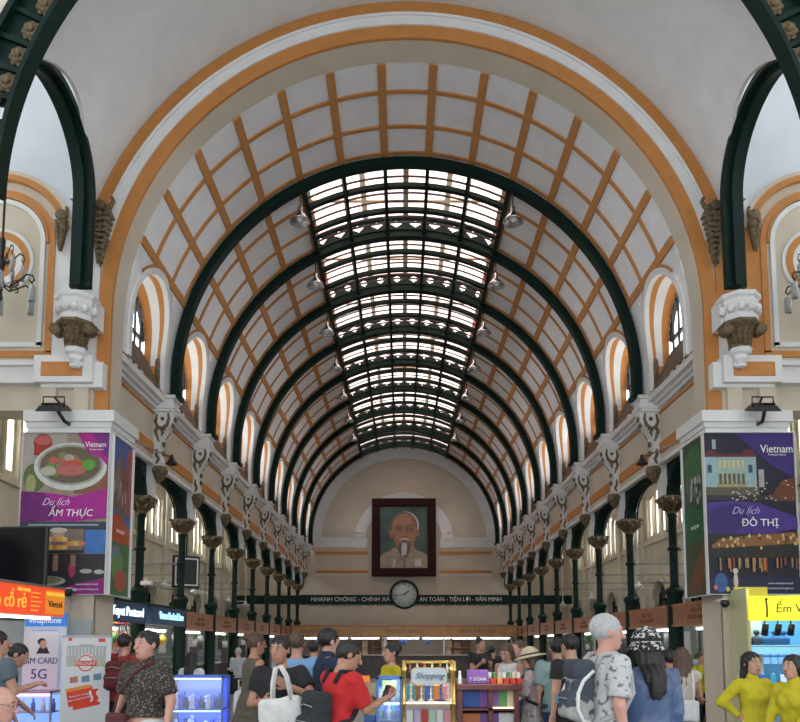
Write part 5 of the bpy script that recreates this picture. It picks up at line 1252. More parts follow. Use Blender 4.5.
m = MB(); m.T = Matrix.Translation(Vector(c)) @ Matrix.Rotation(R_(25), 4, 'X'); m.box(-.034,.034,.006,.008,-.073,.073); m.build('screen', M_black, t)

t = hang('eyeglasses', 'thin framed glasses on the bald man in the lower left corner', 'glasses', p2)
hw_ = lambda v: p2['out'](v3(*v)*v3(1.1,1.1,1.1)+v3(0,0,1.76*(1-1.1)))
m = MB()
for q in (-1, 1):
    m.tube([hw_((q*.03+.02*math.cos(a*PI/6), -.108, 1.648+.015*math.sin(a*PI/6))) for a in range(12)], .0018, 4, closed=True); m.tube([hw_((q*.05,-.106,1.652)), hw_((q*.078,-.05,1.655)), hw_((q*.082,.01,1.65))], .0018, 4)
m.tube([hw_((-.01,-.112,1.65)), hw_((.01,-.112,1.65))], .0018, 4); m.build('wire_frame', M_brown, t)
t = hang('cross_strap', 'black strap across the back of the person in slate grey at the left edge', 'strap', PEOPLE['p1'])
m = MB(); W_o = PEOPLE['p1']['out']; m.tube([W_o(v) for v in ((-.13,.02,1.45),(-.10,.11,1.40),(0,.15,1.22),(.1,.155,1.08),(.17,.10,.98))], .016, 6); m.build('strap', dk, t)

t = hang('keyring', 'turquoise disc charm clipped to the trekking backpack', 'charm', p22)
c = p22['out']((.12, .30, 1.14)); m = MB(); m.sph(c, .035, 10, (1,.4,1)); m.build('charm', mat('turquoise', (.05,.35,.42), .4), t); m = MB(); m.tube([c, c+v3(-.01,-.08,.08)], .006, 4); m.build('cord', dk, t)
# ================================================================ KIOSKS, STANDS AND GOODS
def span_px(x0, x1, Y, y=650): return at(x0, y, Y).x, at(x1, y, Y).x
M_blueled = mat('blue_led', (.25,.40,1.0), emit=2.2); M_cyanled = mat('cyan_led', (.3,.75,1.0), emit=1.3)
M_clear = bpy.data.materials.new('clear_glass'); M_clear.use_nodes = True; nt = M_clear.node_tree; nt.nodes.clear()
out = nt.nodes.new('ShaderNodeOutputMaterial'); tp = nt.nodes.new('ShaderNodeBsdfTransparent'); gs = nt.nodes.new('ShaderNodeBsdfGlossy'); mx = nt.nodes.new('ShaderNodeMixShader'); mx.inputs[0].default_value = .07
gs.inputs['Roughness'].default_value = .05; tp.inputs[0].default_value = (.93,.96,1,1)
nt.links.new(tp.outputs[0], mx.inputs[1]); nt.links.new(gs.outputs[0], mx.inputs[2]); nt.links.new(mx.outputs[0], out.inputs[0])
def lamp_area(loc, sx, sy, e_, col, rot=(0,0,0), parent=None):
    ld = bpy.data.lights.new('case_light', 'AREA'); ld.shape = 'RECTANGLE'; ld.size = sx; ld.size_y = sy; ld.energy = e_; ld.color = col
    o = bpy.data.objects.new('case_light', ld); o.location = loc; o.rotation_euler = rot; C.objects.link(o)
    if parent: o.parent = parent
    return o
def frame_case(e, W, D, H, shelves, fm, glass=True, t=.025, base=.0):
    for x in (0, W-t):
        for y in (0, D-t):
            m = MB(); m.box(x,x+t,y,y+t,0,H); m.build('frame_post', fm, e)
    m = MB()
    for z in (base, H-t):
        m.box(0,W,0,t,z,z+t); m.box(0,W,D-t,D,z,z+t); m.box(0,t,0,D,z,z+t); m.box(W-t,W,0,D,z,z+t)
    m.build('frame_rail', fm, e)
    for z in shelves:
        m = MB(); m.box(t,W-t,t,D-t,z,z+.015); m.build('shelf', fm, e)
    if glass:
        m = MB(); m.box(t,W-t,.006,.010,base+t,H-t); m.build('glass_pane', M_clear, e)
        for x in (.006, W-.010): m = MB(); m.box(x,x+.004,t,D-t,base+t,H-t); m.build('glass_pane', M_clear, e)
GOODS = {}
def goods(kind, loc, sc, m_, label, cat, group, rz=0):
    """small wares: one mesh per kind and colour, copied for every piece"""
    key = (kind, m_.name)
    if key not in GOODS:
        m = MB()
        if kind == 'figurine': m.lathe([(.0,0),(.35,0),(.35,.1),(.2,.2),(.3,.5),(.2,.75),(.12,.8),(.22,.92),(.2,1.05),(0,1.15)], n=8)
        elif kind == 'bottle': m.lathe([(0,0),(.22,0),(.24,.05),(.24,.6),(.1,.75),(.1,.9),(.13,.9),(.13,1),(0,1)], n=10)
        elif kind in ('gift_box', 'book'): m.rbox(-.4,.4,-.12,.12,0,1,.03)
        elif kind == 'magnet_card': m.rbox(-.5,.5,-.03,.03,0,1,.02)
        elif kind == 'bust_form': m.lathe([(0,0),(.42,0),(.40,.25),(.46,.45),(.30,.62),(.14,.68),(.13,.78),(.22,.86),(.24,1.0),(.16,1.12),(0,1.15)], n=14, sy=.65)
        elif kind == 'candle_holder': m.lathe([(0,0),(.3,0),(.3,.04),(.08,.1),(.06,.3),(.16,.38),(.06,.46),(.1,.6),(.05,.7),(.12,.8),(.18,.84),(.05,.9),(.04,1),(0,1)], n=12)
        elif kind == 'paper_lantern': m.lathe([(0,0),(.1,.0),(.12,.1),(.3,.2),(.42,.42),(.3,.66),(.12,.76),(.1,.85),(0,.85)], n=12); m.tube([(0,0,.85),(0,0,1.1)], .02, 4); m.tube([(0,0,0),(0,0,-.35)], .05, 5)
        elif kind == 'fan_souvenir': m.band(.12,.55,-.02,.02,20,160,lambda u,v,w:(u,w,v),10); m.box(-.04,.04,-.03,.03,-.2,.3)
        elif kind == 'cone_hat': m.lathe([(.5,0),(.0,.5)], n=16); m.lathe([(.48,.0),(.0,.46)], n=16)
        elif kind == 'bag_charm': m.rbox(-.25,.25,-.1,.1,0,.5,.06); m.tube([(-.15,0,.5),(-.12,0,.8),(.12,0,.8),(.15,0,.5)], .03, 5)
        GOODS[key] = m.build(kind, m_); o = GOODS[key]
    else:
        o = GOODS[key].copy(); C.objects.link(o)
    o.location = loc; o.scale = sc if isinstance(sc, tuple) else (sc,)*3; o.rotation_euler = (0,0,rz)
    return tag(o, label, cat, group)
rr = random.Random(11)
colr = [mat('ware_'+n_, c, .5) for n_, c in (('red',(.45,.03,.02)),('orange',(.60,.22,.03)),('cream',(.60,.52,.38)),('pink',(.60,.25,.30)),('green',(.08,.25,.06)),('teal',(.05,.28,.30)),('white',(.65,.65,.65)),('yellow',(.60,.45,.06)),('brown',(.20,.09,.04)),('violet',(.16,.07,.30)),('blue',(.04,.10,.40)))]
CR = dict(zip(('red','orange','cream','pink','green','teal','white','yellow','brown','violet','blue'), colr))

# A. phone kiosk on the left, in front of the pier
a = at(62, 590, 10.3); b = at(0, 582, 8.9); dv = Vector((a.x-b.x, a.y-b.y, 0)); L_ = dv.length; ang = math.atan2(dv.y, dv.x); dv.normalize()
ex = 1.2; s0 = Vector((b.x, b.y, 0))-dv*ex
M_osign = mat('orange_red_sign', (.80,.075,.02), .4, emit=.35); M_ysign = mat('sign_yellow_print', (.80,.50,.06), .4, emit=.35)
e = empty('shop_sign', (s0.x, s0.y, a.z-.40), 'orange red lit sign board under the black television at the left edge', 'sign', rz=ang)
m = MB(); m.rbox(0, L_+ex, -.05, .05, 0, .40, .01); m.build('board', M_osign, e)
m = MB(); m.box(ex+L_*.66, ex+L_-.02, -.056, -.05, .03, .36); m.build('yellow_panel', mat('sign_orange_print', (.75,.25,.02), .4, emit=.3), e)
text('ợp cổ rẻ', .26, 'lettering', M_ysign, e, (ex+L_*.08, -.056, .17), sx=.8); text('ĐIỆN THOẠI', .06, 'lettering', M_ysign, e, (ex+L_*.3, -.056, .33), sx=.8)
text('MONEY EXCHANGE', .07, 'lettering', M_ysign, e, (ex+L_*.82, -.06, .31), sx=.7); text('Viettel', .13, 'lettering', mat('dark_print', (.05,.03,.02), .5), e, (ex+L_*.82, -.06, .17))
for i in range(5):
    m = MB(); m.box(ex+L_*.42, ex+L_*(.54+.03*(i % 3)), -.054, -.05, .06+.06*i, .072+.06*i); m.build('printed_line', M_ysign, e)
m = MB(); m.box(0, L_+ex, -.07, .07, .40, .43); m.build('top_edge', M_steel, e); m = MB(); m.tube([(ex+L_*.8,0,.2),(ex+L_*.8+.2,1.2,.2)], .02, 6); m.build('wall_arm', M_steel, e)
e = empty('fluorescent_lamp', (s0.x, s0.y, a.z-.52), 'bright white tube light under the orange red sign', 'tube light', rz=ang)
m = MB(); m.box(.1, ex+L_*.74, -.06, .0, .07, .115); m.build('tube', mat('bright_tube', (.95,.98,1), emit=3), e)
m = MB(); m.box(.05, ex+L_*.77, -.08, .06, .105, .12); m.build('housing', M_offw, e)
p = at(19, 640, 10.6)
e = empty('kiosk_wall', (p.x, 10.9, 0), 'pale grey back wall and white post of the phone kiosk', 'wall panel')
m = MB(); m.box(-1.6, .9, .1, .14, 0, 2.0); m.build('panel', mat('kiosk_grey', (.40,.44,.42), .6), e)
m = MB(); m.box(-.06, .07, -.06, .1, 0, 2.35); m.build('post', M_offw, e)
x0, x1 = span_px(24, 65, 10.45); zt_, zb_ = at(45, 613, 10.45).z, at(45, 656, 10.45).z
M_vblue = mat('phone_blue', (.04,.20,.62), .4, emit=.25)
e = empty('phone_board', (x0, 10.45, 0), 'blue and white vinaphone board beside the left pier', 'sign')
m = MB(); m.box(0, x1-x0, 0, .04, .9, zt_-.2); m.build('white_panel', mat('phone_white', (.55,.62,.72), .4, emit=.1), e)
m = MB(); m.box(0, x1-x0, -.01, .05, zt_-.2, zt_); m.build('blue_panel', M_vblue, e)
text('vinaphone', .13, 'lettering', mat('white_print', (.75,.8,.9), .5, emit=.2), e, ((x1-x0)/2, -.015, zt_-.11), sx=.9); text('5G EVERYWHERE', .05, 'lettering', M_vblue, e, ((x1-x0)/2, -.004, zt_-.27))
for x in (.02, x1-x0-.05): m = MB(); m.box(x,x+.03,0,.04,0,.9); m.build('leg', M_offw, e)
x0, x1 = span_px(33, 57, 10.0); zc_ = at(52, 661, 10.0).z; M_pnavy = mat('navy_print', (.03,.03,.20), .5)
e = empty('price_sheet', (x0-.12, 10.0, 0), 'white SIM CARD 5G sheet standing on the lit phone counter', 'sign')
W_ = x1-x0+.14; m = MB(); m.box(0, W_, 0, .01, 1.0, 1.82); m.build('sheet', mat('sheet_white', (.62,.58,.62), .5), e)
text('SIM CARD', .125, 'lettering', M_pnavy, e, (W_/2, -.004, zc_), sx=.85, ext=.003, shear=.1); text('5G', .2, 'lettering', M_pnavy, e, (W_/2-.02, -.004, zc_-.19), ext=.003)
m = MB(); m.m = 0; disc(m, ell(W_*.55, 1.63, .05, .06), -.003); m.m = 1; disc(m, ell(W_*.5, 1.67, .06, .05), -.002); m.add([(W_*.35,-.0025,1.5),(W_*.75,-.0025,1.5),(W_*.65,-.0025,1.6),(W_*.45,-.0025,1.6)],[(0,1,2,3)]); m.build('printed_face', [SKIN[0], M_black], e)
x0, x1 = span_px(38, 64, 9.9); e = empty('phone_counter', (x0-.5, 9.6, 0), 'lit glass phone counter glowing blue and pink behind the roll up banner', 'counter')
W_ = x1-x0+.5; frame_case(e, W_, .42, 1.0, (.35,.7), M_steel)
m = MB(); m.box(.03, W_-.03, .03, .06, .93, .96); m.build('pink_light_strip', mat('pink_led', (1,.25,.6), emit=2.5), e)
m = MB(); m.box(.03, W_-.03, .35, .37, .04, .93); m.build('glowing_back', mat('soft_blue_led', (.2,.35,.9), emit=.8), e)
for i in range(7):
    goods('bottle', (x0-.4+i*.14, 9.8, .715), (.12,.12,.17), CR['blue' if i % 2 else 'white'], 'small phone accessory pack in the lit counter', 'package', 'accessory packs in the phone counter')
# B. roll-up banner
x0, x1 = span_px(62, 111, 10.9-1.5); YB = 9.4; W_ = x1-x0; H_ = at(86, 636, YB).z
e = empty('roll_up_banner', (x0, YB, 0), 'white roll up banner with red round logo and red discount cards by the left pier', 'banner')
m = MB(); m.box(0, W_, 0, .006, .06, H_); m.m = 1; m.add([(0,-.001,.06),(W_,-.001,.06),(W_,-.001,.5),(0,-.001,.5)],[(0,1,2,3)])
bm = [mat('banner_white', (.60,.62,.64), .4), mat('banner_pale', (.52,.56,.62), .4), mat('banner_sage', (.38,.42,.34), .5), mat('banner_grey', (.35,.37,.38), .5), mat('banner_red', (.62,.04,.02), .45), mat('banner_orange', (.70,.25,.04), .45), mat('banner_photo', (.12,.22,.35), .5), mat('white_print2', (.7,.7,.7), .5), mat('banner_photo2', (.40,.15,.12), .5)]
Ht = H_
def bpoly(pts, mi, k): m.m = mi; m.add([(u*W_, -.0015-.0003*k, Ht-v*W_) for u, v in pts], [tuple(range(len(pts)))])
bpoly([(.1,.2),(.9,.2),(.9,.42),(.1,.42)], 3, 0); bpoly([(.1,.42),(.9,.42),(.9,.62),(.1,.62)], 2, 1)
for i in range(11): bpoly([(.12+.07*i,.22),(.14+.07*i,.22),(.14+.07*i,.4),(.12+.07*i,.4)], 0, 2)
bpoly([(.35,.17),(.65,.17),(.65,.2),(.35,.2)], 3, 2)
bpoly(ell(.5,.55,.19,.19), 0, 3); bpoly(ell(.5,.55,.17,.17), 4, 4); bpoly(ell(.5,.55,.145,.145), 0, 5); bpoly([(.28,.5),(.72,.5),(.72,.61),(.28,.61)], 4, 6)
for u, v, mi in ((.18,.84,8),(.42,.82,6),(.66,.78,6)): bpoly([(u,v),(u+.16,v-.03),(u+.17,v+.1),(u+.01,v+.12)], mi, 7)
bpoly([(.28,.7),(.285,.7),(.285,.84),(.28,.84)], 3, 7); bpoly([(.7,.66),(.705,.66),(.705,.78),(.7,.78)], 3, 7)
bpoly([(.22,1.16),(.76,1.06),(.82,1.38),(.28,1.50)], 4, 8); bpoly([(.12,1.12),(.64,1.0),(.70,1.32),(.18,1.44)], 4, 9); bpoly([(.1,1.08),(.60,.98),(.63,1.04),(.12,1.14)], 5, 10)
for du in (0, .15):
    bpoly([(.58+du,1.12),(.63+du,1.10),(.64+du,1.17),(.68+du,1.24),(.66+du,1.32),(.61+du,1.33),(.64+du,1.25),(.59+du,1.18)], 7, 12)
bpoly([(.12,.04),(.2,.04),(.2,.1),(.12,.1)], 4, 2); bpoly([(.74,.05),(.88,.05),(.88,.12),(.74,.12)], 4, 2)
m.build('printed_sheet', bm, e)
text('DISCOUNT', .062, 'lettering', bm[7], e, (W_*.5, -.006, Ht-.555*W_), sx=.85); text('Thanks for coming', .035, 'lettering', bm[7], e, (W_*.38, -.006, Ht-1.2*W_), rot=(R_(90), R_(-12), 0)); text('Saigon Central Post Office', .03, 'lettering', bm[7], e, (W_*.4, -.006, Ht-1.27*W_), rot=(R_(90), R_(-12), 0))
m = MB(); m.rbox(-.02, W_+.02, -.1, .1, 0, .07, .01); m.build('base', M_steel, e); m = MB(); m.tube([(W_/2,.02,.06),(W_/2,.02,H_)], .012, 6); m.build('support_pole', M_steel, e); m = MB(); m.box(0, W_, -.01, .015, H_-.02, H_+.01); m.build('top_bar', M_steel, e)

# C. souvenir shops behind the navy signs
e = empty('souvenir_shelves', (-6.9, 12.7, 0), 'lit cream shelving of the souvenir shop behind the navy signs', 'shelves')
m = MB(); m.box(-.05, 0, 0, 4.2, 0, 2.35); m.build('back_panel', mat('shop_back', (.55,.50,.40), .7), e)
for z in (.5,.9,1.3,1.7,2.05): m = MB(); m.box(0,.35,0,4.2,z,z+.02); m.build('shelf', M_offw, e)
lamp_area((-6.2, 13.5, 2.3), .4, 2.0, 22, (1,.93,.82)); lamp_area((-6.2, 15.8, 2.3), .4, 2.0, 22, (1,.93,.82))
kinds = ['figurine','gift_box','paper_lantern','fan_souvenir','cone_hat','bag_charm']
for zi, z in enumerate((.92,1.32,1.72,2.07)):
    for i in range(17):
        c = colr[rr.randrange(len(colr)-1)]; kd = ('figurine','gift_box','bottle')[(i+zi) % 3]
        goods(kd, (-6.7+rr.uniform(-.05,.05), 12.85+i*.24, z), (.16,.16,rr.uniform(.16,.26)), c, 'small souvenir on the lit shelves behind the navy signs', 'souvenir', 'souvenirs on the lit shelves')
for i in range(34):
    c = colr[(i*5) % 9]; y = 12.8+i*.118; kd = ('paper_lantern','fan_souvenir','bag_charm','cone_hat')[i % 4]
    zz = 1.2+.5*abs(math.sin(i*1.7)); o = goods(kd, (-5.95+(-.2,0,.2)[i % 3], y, zz), .27, c, 'colourful keepsake hanging at the front of the souvenir shop under the navy signs', 'souvenir', 'hanging keepsakes of the souvenir shop', rz=rr.uniform(0,3))
    m = MB(); m.tube([(0,0,.2),(0,0,(2.035-zz)/.27)], .03, 4); m.build('string', M_steel, o)
m = MB(); 
e = empty('hanging_rail', (-5.95, 12.6, 2.02), 'thin rail carrying the keepsakes in front of the souvenir shop', 'rail')
for x in (-.2, .0, .2): m.tube([(x,0,0),(x,4.2,0)], .016, 5); 
m.tube([(-.22,0,0),(.22,0,0)], .008, 5); m.tube([(-.22,4.2,0),(.22,4.2,0)], .008, 5); m.build('rail', M_steel, e)
counter('shop_counter', -6.5, -5.9, 12.6, 16.6, .95, 'low counter of the souvenir shop under the navy signs', M_wood, M_offw)

# D. blue lit glass display of figurines
x0, x1 = span_px(169, 223, 9.6, 690); Hc = at(195, 676, 9.6).z; W_ = x1-x0
e = empty('glass_display', (x0, 9.6, 0), 'glass display case with blue lighting and rows of small crafts, left of centre', 'display case')
frame_case(e, W_, .4, Hc, (.42,.74), M_blueled if False else mat('blue_alu', (.10,.16,.45), .35, metal=.4))
m = MB(); m.box(.03, W_-.03, .36, .38, .03, Hc-.03); m.build('glowing_back', mat('violet_blue_led', (.06,.11,.55), emit=.45), e)
m = MB(); m.box(.03, W_-.03, .03, .06, Hc-.05, Hc-.03); m.build('light_strip', M_blueled, e); m = MB(); m.box(.03, W_-.03, .03, .05, .715, .735); m.build('light_strip', M_blueled, e)
lamp_area((x0+W_/2, 9.78, Hc-.06), W_*.8, .2, 2.2, (.25,.38,1)); lamp_area((x0+W_/2, 9.78, .72), W_*.8, .2, 2, (.25,.38,1))
for z, n_, h_ in ((.755,9,.20),(.435,9,.19),(.03,8,.24)):
    for r_ in range(2):
        for i in range(n_):
            goods(('figurine','candle_holder','bottle')[(i+r_) % 3], (x0+.07+i*(W_-.14)/(n_-1), 9.7+.14*r_, z), (.12,.12,h_*rr.uniform(.6,1.1)), (CR['white'], CR['blue'], mat('navy_ware', (.02,.03,.10), .5))[(i+r_) % 3], 'small craft figure in the blue lit glass display', 'figurine', 'crafts in the blue lit display')
# E. blue display with green card
x0, x1 = span_px(376, 402, 7.7, 690); Hc = at(390, 677, 7.7).z; W_ = x1-x0
e = empty('glass_display', (x0, 7.7, 0), 'narrow blue framed display case with green cards beside the brass rack', 'display case')
frame_case(e, W_, .32, Hc, (.45,.80,1.0), mat('sky_blue_frame', (.08,.22,.60), .35))
m = MB(); m.box(.03, W_-.03, .28, .3, .03, Hc-.03); m.build('back', mat('case_blue_back', (.05,.14,.40), .5), e)
m = MB(); m.box(.03, W_-.03, .03, .045, .985, 1.0); m.build('light_strip', mat('white_led', (.8,.95,1), emit=2), e)
lamp_area((x0+W_/2, 7.84, Hc-.04), W_*.8, .15, .8, (.5,.75,1)); lamp_area((x0+W_/2, 7.84, .98), W_*.8, .15, .6, (.6,.85,1))
goods('magnet_card', (x0+W_*.5, 7.9, 1.1), (.16,.2,.13), mat('lime_card', (.30,.42,.08), .5), 'green card at the top of the narrow blue display', 'card', None)
for z in (1.017, .817, .467):
    for i in range(5): goods('bottle', (x0+.05+i*(W_-.1)/4, 7.8, z), (.10,.10,.12 if z > 1 else .15), (CR['blue'],CR['white'],CR['teal'])[(i+int(z*10)) % 3], 'tiny bottle in the narrow blue display', 'bottle', 'bottles in the narrow blue display')
# F. brass rack
x0, x1 = span_px(402, 456, 7.3, 690); Hc = at(430, 661, 7.3).z; W_ = x1-x0; M_brass = mat('brass', (.75,.52,.16), .25, metal=1, noise=.1)
e = empty('brass_rack', (x0, 7.3, 0), 'shiny brass shop rack with glass shelves and a rounded Shopping sign', 'shelf rack')
for x in (.02, W_-.02):
    for y in (.02, .36):
        m = MB(); m.lathe([(.018,0),(.018,.3),(.026,.31),(.026,.33),(.018,.34),(.018,.62),(.026,.63),(.026,.65),(.018,.66),(.018,1.0),(.028,1.01),(.028,1.04),(.018,1.05),(.018,Hc-.12),(.028,Hc-.11),(.028,Hc-.08),(.018,Hc-.07),(.018,Hc)], (x,y,0), n=12); m.build('post', M_brass, e)
for z in (.30,.66,1.02):
    m = MB(); m.box(.02,W_-.02,.02,.36,z,z+.02); m.build('shelf_edge', M_brass, e); m = MB(); m.box(.03,W_-.03,.03,.35,z+.02,z+.026); m.build('glass_shelf', M_clear, e)
for y in (.02,.36): m = MB(); m.tube([(.02,y,Hc-.015),(W_-.02,y,Hc-.015)], .012, 8); m.build('top_bar', M_brass, e)
m = MB(); m.tube([(.03,.02,1.035),(W_-.03,.02,1.035)], .008, 6); m.build('light_strip', mat('warm_led', (1,.85,.55), emit=2.5), e)
sg = empty('rounded_sign', (x0+W_/2, 7.27, 0), 'white rounded Shopping sign hanging on the front of the brass rack', 'sign')
a_, b_ = .185, .085; zc_ = at(430, 676, 7.27).z; pts = []
for cx_, cz_, t0 in ((a_-.05,b_-.05,0),(-a_+.05,b_-.05,90),(-a_+.05,-b_+.05,180),(a_-.05,-b_+.05,270)):
    for i in range(7): t = R_(t0+15*i); pts.append((cx_+.05*math.cos(t), zc_+cz_+.05*math.sin(t)))
m = MB(); m.prism(pts, -.008, .0, lambda u,v,w:(u,w,v)); m.build('plate', mat('sign_plate', (.55,.62,.66), .4), sg)
m = MB(); m.tube([(x_*1.0, -.009, z_) for x_, z_ in pts], .004, 4, closed=True); m.build('gold_rim', M_brass, sg)
for x_ in (-.12,.12): m = MB(); m.tube([(x_,-.0,zc_+b_),(x_,.03,Hc-.01)], .004, 4); m.build('hook', M_brass, sg)
text('Shopping', .085, 'lettering', mat('ink_dark_blue', (.03,.06,.10), .5), sg, (0, -.012, zc_), shear=.5, sx=.95)
for i, (x_, c) in enumerate(zip((.09,.2,.3,.4,.48), ('white','white','white','blue','white'))): goods('candle_holder', (x0+x_*W_/.55, 7.42, 1.047), (.12,.12,.2), CR[c], 'white candle holder on the upper shelf of the brass rack', 'candle holder', 'candle holders on the brass rack')
for i in range(5): goods('gift_box', (x0+.09+i*.095*W_/.55, 7.5, 1.047), (.1,.2,.16), (CR['teal'],CR['brown'],CR['blue'],CR['orange'],CR['pink'])[i], 'small box at the back of the upper shelf of the brass rack', 'box', 'small boxes on the brass rack')
for i in range(6): goods('gift_box', (x0+.08+i*.078*W_/.55, 7.42, .687), (.085,.2,.27), (CR['white'],mat('lilac_box',(.45,.38,.55),.5),CR['red'],mat('mint_box',(.38,.55,.45),.5),CR['white'],CR['pink'])[i], 'tall box on the middle shelf of the brass rack', 'box', 'tall boxes on the brass rack')
for i in range(6): goods('figurine', (x0+.08+i*.078*W_/.55, 7.4, Hc-.005-.12), (.05,.05,.1), (CR['brown'],CR['cream'],CR['red'],CR['cream'],CR['brown'],CR['white'])[i], 'tiny ornament under the top bar of the brass rack', 'ornament', 'tiny ornaments of the brass rack')
lamp_area((x0+W_/2, 7.5, Hc-.02), W_*.7, .2, 2.2, (1,.9,.7))
# G. red brown book case
x0, x1 = span_px(458, 519, 7.9, 700); Hc = at(490, 684, 7.9).z; W_ = x1-x0; M_maho = mat('mahogany', (.11,.022,.015), .35, noise=.25, nscale=8)
e = empty('book_case', (x0, 7.9, 0), 'dark red wooden book case with purple boxes right of the brass rack', 'book case')
m = MB(); m.rbox(-.02, W_+.04, -.03, .5, Hc-.07, Hc, .01); m.build('top', M_maho, e)
for x in (0, W_*.5, W_-.05): m = MB(); m.box(x,x+.05,0,.47,0,Hc-.07); m.build('upright', M_maho, e)
for z in (.35,.64,.93-.03): m = MB(); m.box(.05,W_-.05,.0,.45,z,z+.025); m.build('shelf', M_maho, e)
m = MB(); m.box(0,W_,.45,.47,0,Hc-.07); m.build('back', M_maho, e)
m = MB(); m.box(W_*.55,W_-.06,.01,.03,.92,.935); m.build('light_strip', mat('warm_led', (1,.85,.55), emit=2.5), e)
lamp_area((x0+W_*.75, 8.1, Hc-.09), .2, .2, 1.6, (1,.85,.6)); lamp_area((x0+W_*.3, 8.1, Hc-.09), .2, .2, 1.0, (1,.85,.7)); lamp_area((x0+W_*.5, 7.7, 1.6), .6, .3, 2, (1,.95,.85))
prp = mat('purple_box', (.17,.07,.30), .5); blu = mat('royal_box', (.02,.08,.33), .5); org_ = mat('orange_box', (.50,.15,.04), .5)
for z, row in ((.925,(blu,blu,prp,prp,CR['green'],CR['cream'])),(.665,(org_,org_,prp,prp,CR['white'],CR['white'])),(.375,(org_,prp,prp,blu,prp,CR['cream']))):
    for i, c in enumerate(row):
        x_ = x0+.11+i*(W_-.2)/5+(.03 if i > 2 else 0)-(.0 if i < 3 else .01)
        goods('book', (x_, 8.03, z), (.13,.3,.20), c, 'boxed book facing out in the dark red book case', 'book', 'boxed books in the dark red case')
zt_ = Hc
e = empty('purple_sign_box', (x0+.05, 7.95, zt_), 'purple box with white letters on top of the dark red book case', 'box')
m = MB(); m.rbox(.06,.30,0,.12,0,.155,.006); m.build('box', prp, e); text('T ĐÔNA', .05, 'lettering', bm[7], e, (.18,-.004,.05))
for i in range(5):
    goods('book', (x0+.40+i*.075, 8.0, zt_), (.08,.6,.06), (CR['red'], CR['orange'])[i == 1], 'flat red box lying on the dark red book case', 'box', 'flat red boxes on the book case')
for i in range(8):
    goods('book', (x0+.34+i*.055, 8.22, zt_), (.05,.25,.12), (CR['cream'],CR['white'],CR['green'])[i % 3], 'upright booklet at the back of the book case top', 'booklet', 'booklets on the book case')
goods('figurine', (x0+.03, 8.0, zt_), (.08,.08,.13), CR['white'], 'small black and white cow figure on the corner of the book case', 'figurine', None)
# H. small stand left of the narrow display
x0, x1 = span_px(364, 375, 7.9, 690); W_ = x1-x0
e = empty('display_stand', (x0, 7.9, 0), 'small stand with kraft top and blue front left of the narrow blue display', 'stand')
m = MB(); m.box(0,W_,0,.25,0,1.1-.25); m.m = 1; m.box(-.005,W_+.005,-.005,.255,.85,1.2); m.m = 2; m.box(0,W_,-.004,.2,.5,.85); m.build('body', [M_maho, mat('kraft_box', (.42,.28,.13), .7), mat('denim_blue', (.07,.13,.35), .5)], e)
# low lit table behind the man in red
x0, x1 = span_px(352, 372, 10.5); e = empty('lit_table', (x0-.3, 10.6, 0), 'small lit table with orange panel behind the man in red', 'table')
m = MB(); m.box(0, .7, 0, .5, .9, .95); m.build('tabletop', M_offw, e)
for x in (.02,.64):
    for y in (.02,.44): m = MB(); m.box(x,x+.04,y,y+.04,0,.9); m.build('leg', M_steel, e)
m = MB(); m.box(.33,.56,.05,.07,.95,1.16); m.build('orange_panel', mat('orange_lit', (.8,.22,.04), emit=.25), e)
# I. blue screen kiosk behind the grey haired man
x0, x1 = span_px(609, 627, 7.6, 690); z1 = at(618, 682, 7.6).z; W_ = x1-x0
e = empty('screen_kiosk', (x0, 7.6, 0), 'glowing blue screen stand between the grey haired man and bucket hat woman', 'screen')
m = MB(); m.rbox(0,W_,0,.25,0,.88,.01); m.build('pedestal', mat('aqua_stand', (.18,.42,.48), .5), e); m = MB(); m.rbox(-.02,W_+.02,-.02,.04,.88,z1,.008); m.build('screen_frame', M_blueled, e)
m = MB()
for i in range(3):
    for j in range(3): m.box(.02+i*W_*.31, .02+i*W_*.31+.04, -.026, -.02, .92+j*.09, .98+j*.09)
m.build('screen_tiles', mat('deep_blue_led', (.03,.08,.6), emit=1.0), e)
# J. yellow booth right of the right pier
a = at(748, 600, 10.2); zt_, zb_ = at(748, 600, 10.2).z, at(748, 621, 10.2).z
M_ylw = mat('acid_yellow_sign', (.86,.76,.02), .5, emit=.45)
e = empty('shop_sign', (a.x, 10.2, zb_), 'bright yellow Em Vietnam sign at the right edge', 'sign', rz=R_(-18))
m = MB(); m.rbox(0,1.9,-.06,.06,0,.36,.01); m.build('board', M_ylw, e)
text('Ếm Vietnam', .17, 'lettering', mat('dark_print', (.05,.03,.02), .5), e, (.34,-.065,.17), align='LEFT', sx=.9, shear=.1)
m = MB(); m.tube([(.23,-.065,.05),(.235,-.065,.2),(.225,-.065,.3)], .012, 5); m.sph((.23,-.065,.31), .02, 8); m.build('drawn_figure', mat('dark_print', (.05,.03,.02), .5), e)
xb = at(733, 620, 11.3).x
e = empty('booth', (xb, 10.9, 0), 'booth with yellow side panel and cyan lit back wall right of the right pier', 'booth')
m = MB(); m.box(.02, .55, .35, .40, 2.25, 2.55); m.build('yellow_panel', mat('yellow_panel', (.62,.52,.06), .5, emit=.1), e)
m = MB(); m.box(0, 1.8, .62, .66, 0, 2.5); m.build('back_wall', mat('pale_cyan_wall', (.13,.33,.48), .6), e)
m = MB(); m.box(-.02, .03, -.1, .62, 0, 2.5); m.build('side_wall', mat('cream_wall', (.50,.50,.30), .6), e)
zs = at(760, 645, 11.2).z
m = MB(); m.rbox(.05,1.8,.2,.6,zs-.03,zs,.008); m.build('bust_shelf', mat('pale_cyan_shelf', (.28,.50,.62), .5), e)
m = MB(); m.box(.05,1.8,.2,.23,zs-.14,zs-.03); m.build('light_panel', mat('cyan_glow', (.25,.60,.85), emit=.3), e)
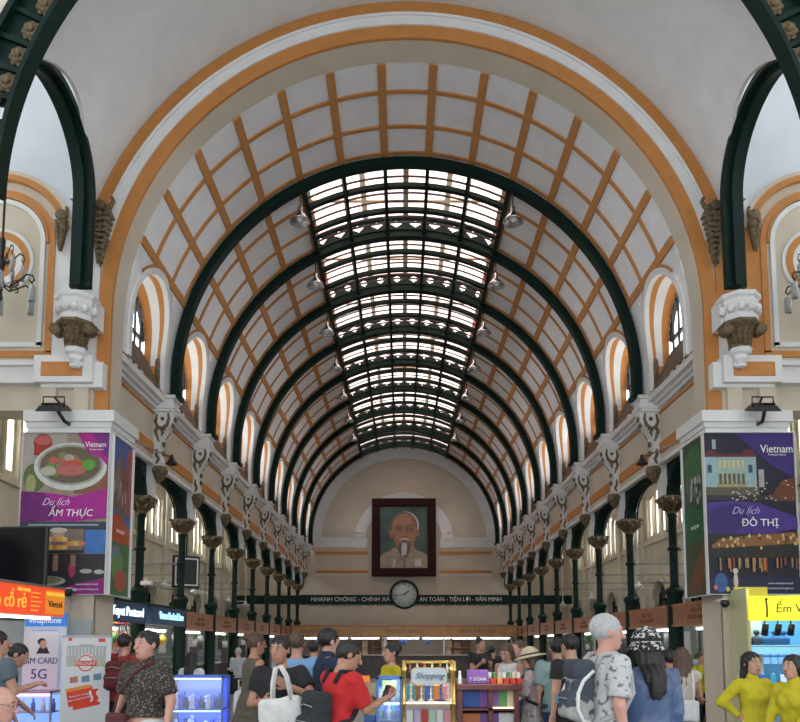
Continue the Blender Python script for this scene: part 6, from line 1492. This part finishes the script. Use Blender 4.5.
for i in range(8):
    for j in range(2):
        m = MB(); m.rbox(.3+i*.13,.4+i*.13,.58,.62,1.45-j*.14,1.56-j*.14,.005); m.build('wall_tile', mat('tile_glow', (.30,.60,.85), emit=.3), e)
m = MB(); m.rbox(.0,1.9,.0,.45,.95,1.0,.01); m.build('counter_top', mat('pale_cyan_shelf', (.28,.50,.62), .5), e); m = MB(); m.box(.03,1.85,.03,.42,0,.95); m.build('counter_front', mat('booth_front', (.22,.32,.38), .5), e)
m = MB(); m.box(.1,1.8,.3,.33,2.18,2.2); m.build('light_bar', M_cyanled, e)
lamp_area((xb+.8, 11.2, 2.15), 1.2, .25, 7, (.30,.65,1)); lamp_area((xb+.8, 10.9, 1.35), 1.2, .2, 3, (.2,.5,1)); lamp_area((xb+.3, 10.7, 2.5), .5, .3, 3, (1,.95,.2))
for i, px in enumerate((746,757,766,775,784)):
    pz = at(px, 645, 11.25); goods('bust_form', (pz.x, 11.25, zs), (.22,.22,.21), mat(('navy_bust','dark_bust')[i < 2], ((.03,.12,.30),(.05,.06,.09))[i < 2], .5), '%s dark display bust on the cyan shelf from the left' % ORD[i], 'display bust', 'busts on the cyan shelf')
sp = None
for i, px in enumerate((765,778,791)):
    q = at(px, 630, 10.75)
    if sp is None:
        sp = empty('spotlight', q, 'x', 'spotlight', 'spotlights under the yellow sign'); m = MB(); m.T = Matrix.Rotation(R_(20), 4, 'X'); m.lathe([(0,.1),(.045,.1),(.05,-.08),(.04,-.08),(.03,-.06),(0,-.06)], n=14); m.build('can', M_black, sp)
        m = MB(); m.tube([(0,0,.08),(0,0,.2)], .012, 6); m.build('stem', M_black, sp); o = sp
    else: o = dup(sp, q)
    o['label'] = '%s black spotlight under the yellow sign from the left' % ORD[i]
for i in range(16):
    q = at(742+i*3.6, 674, 11.0); goods(('gift_box','bottle','figurine')[i % 3], (q.x, 11.05+.1*(i % 3), 1.0), (.12,.12,.16), (CR['white'],CR['teal'],CR['blue'],CR['cream'])[i % 4], 'small ware on the cyan lit booth counter', 'souvenir', 'wares on the booth counter')
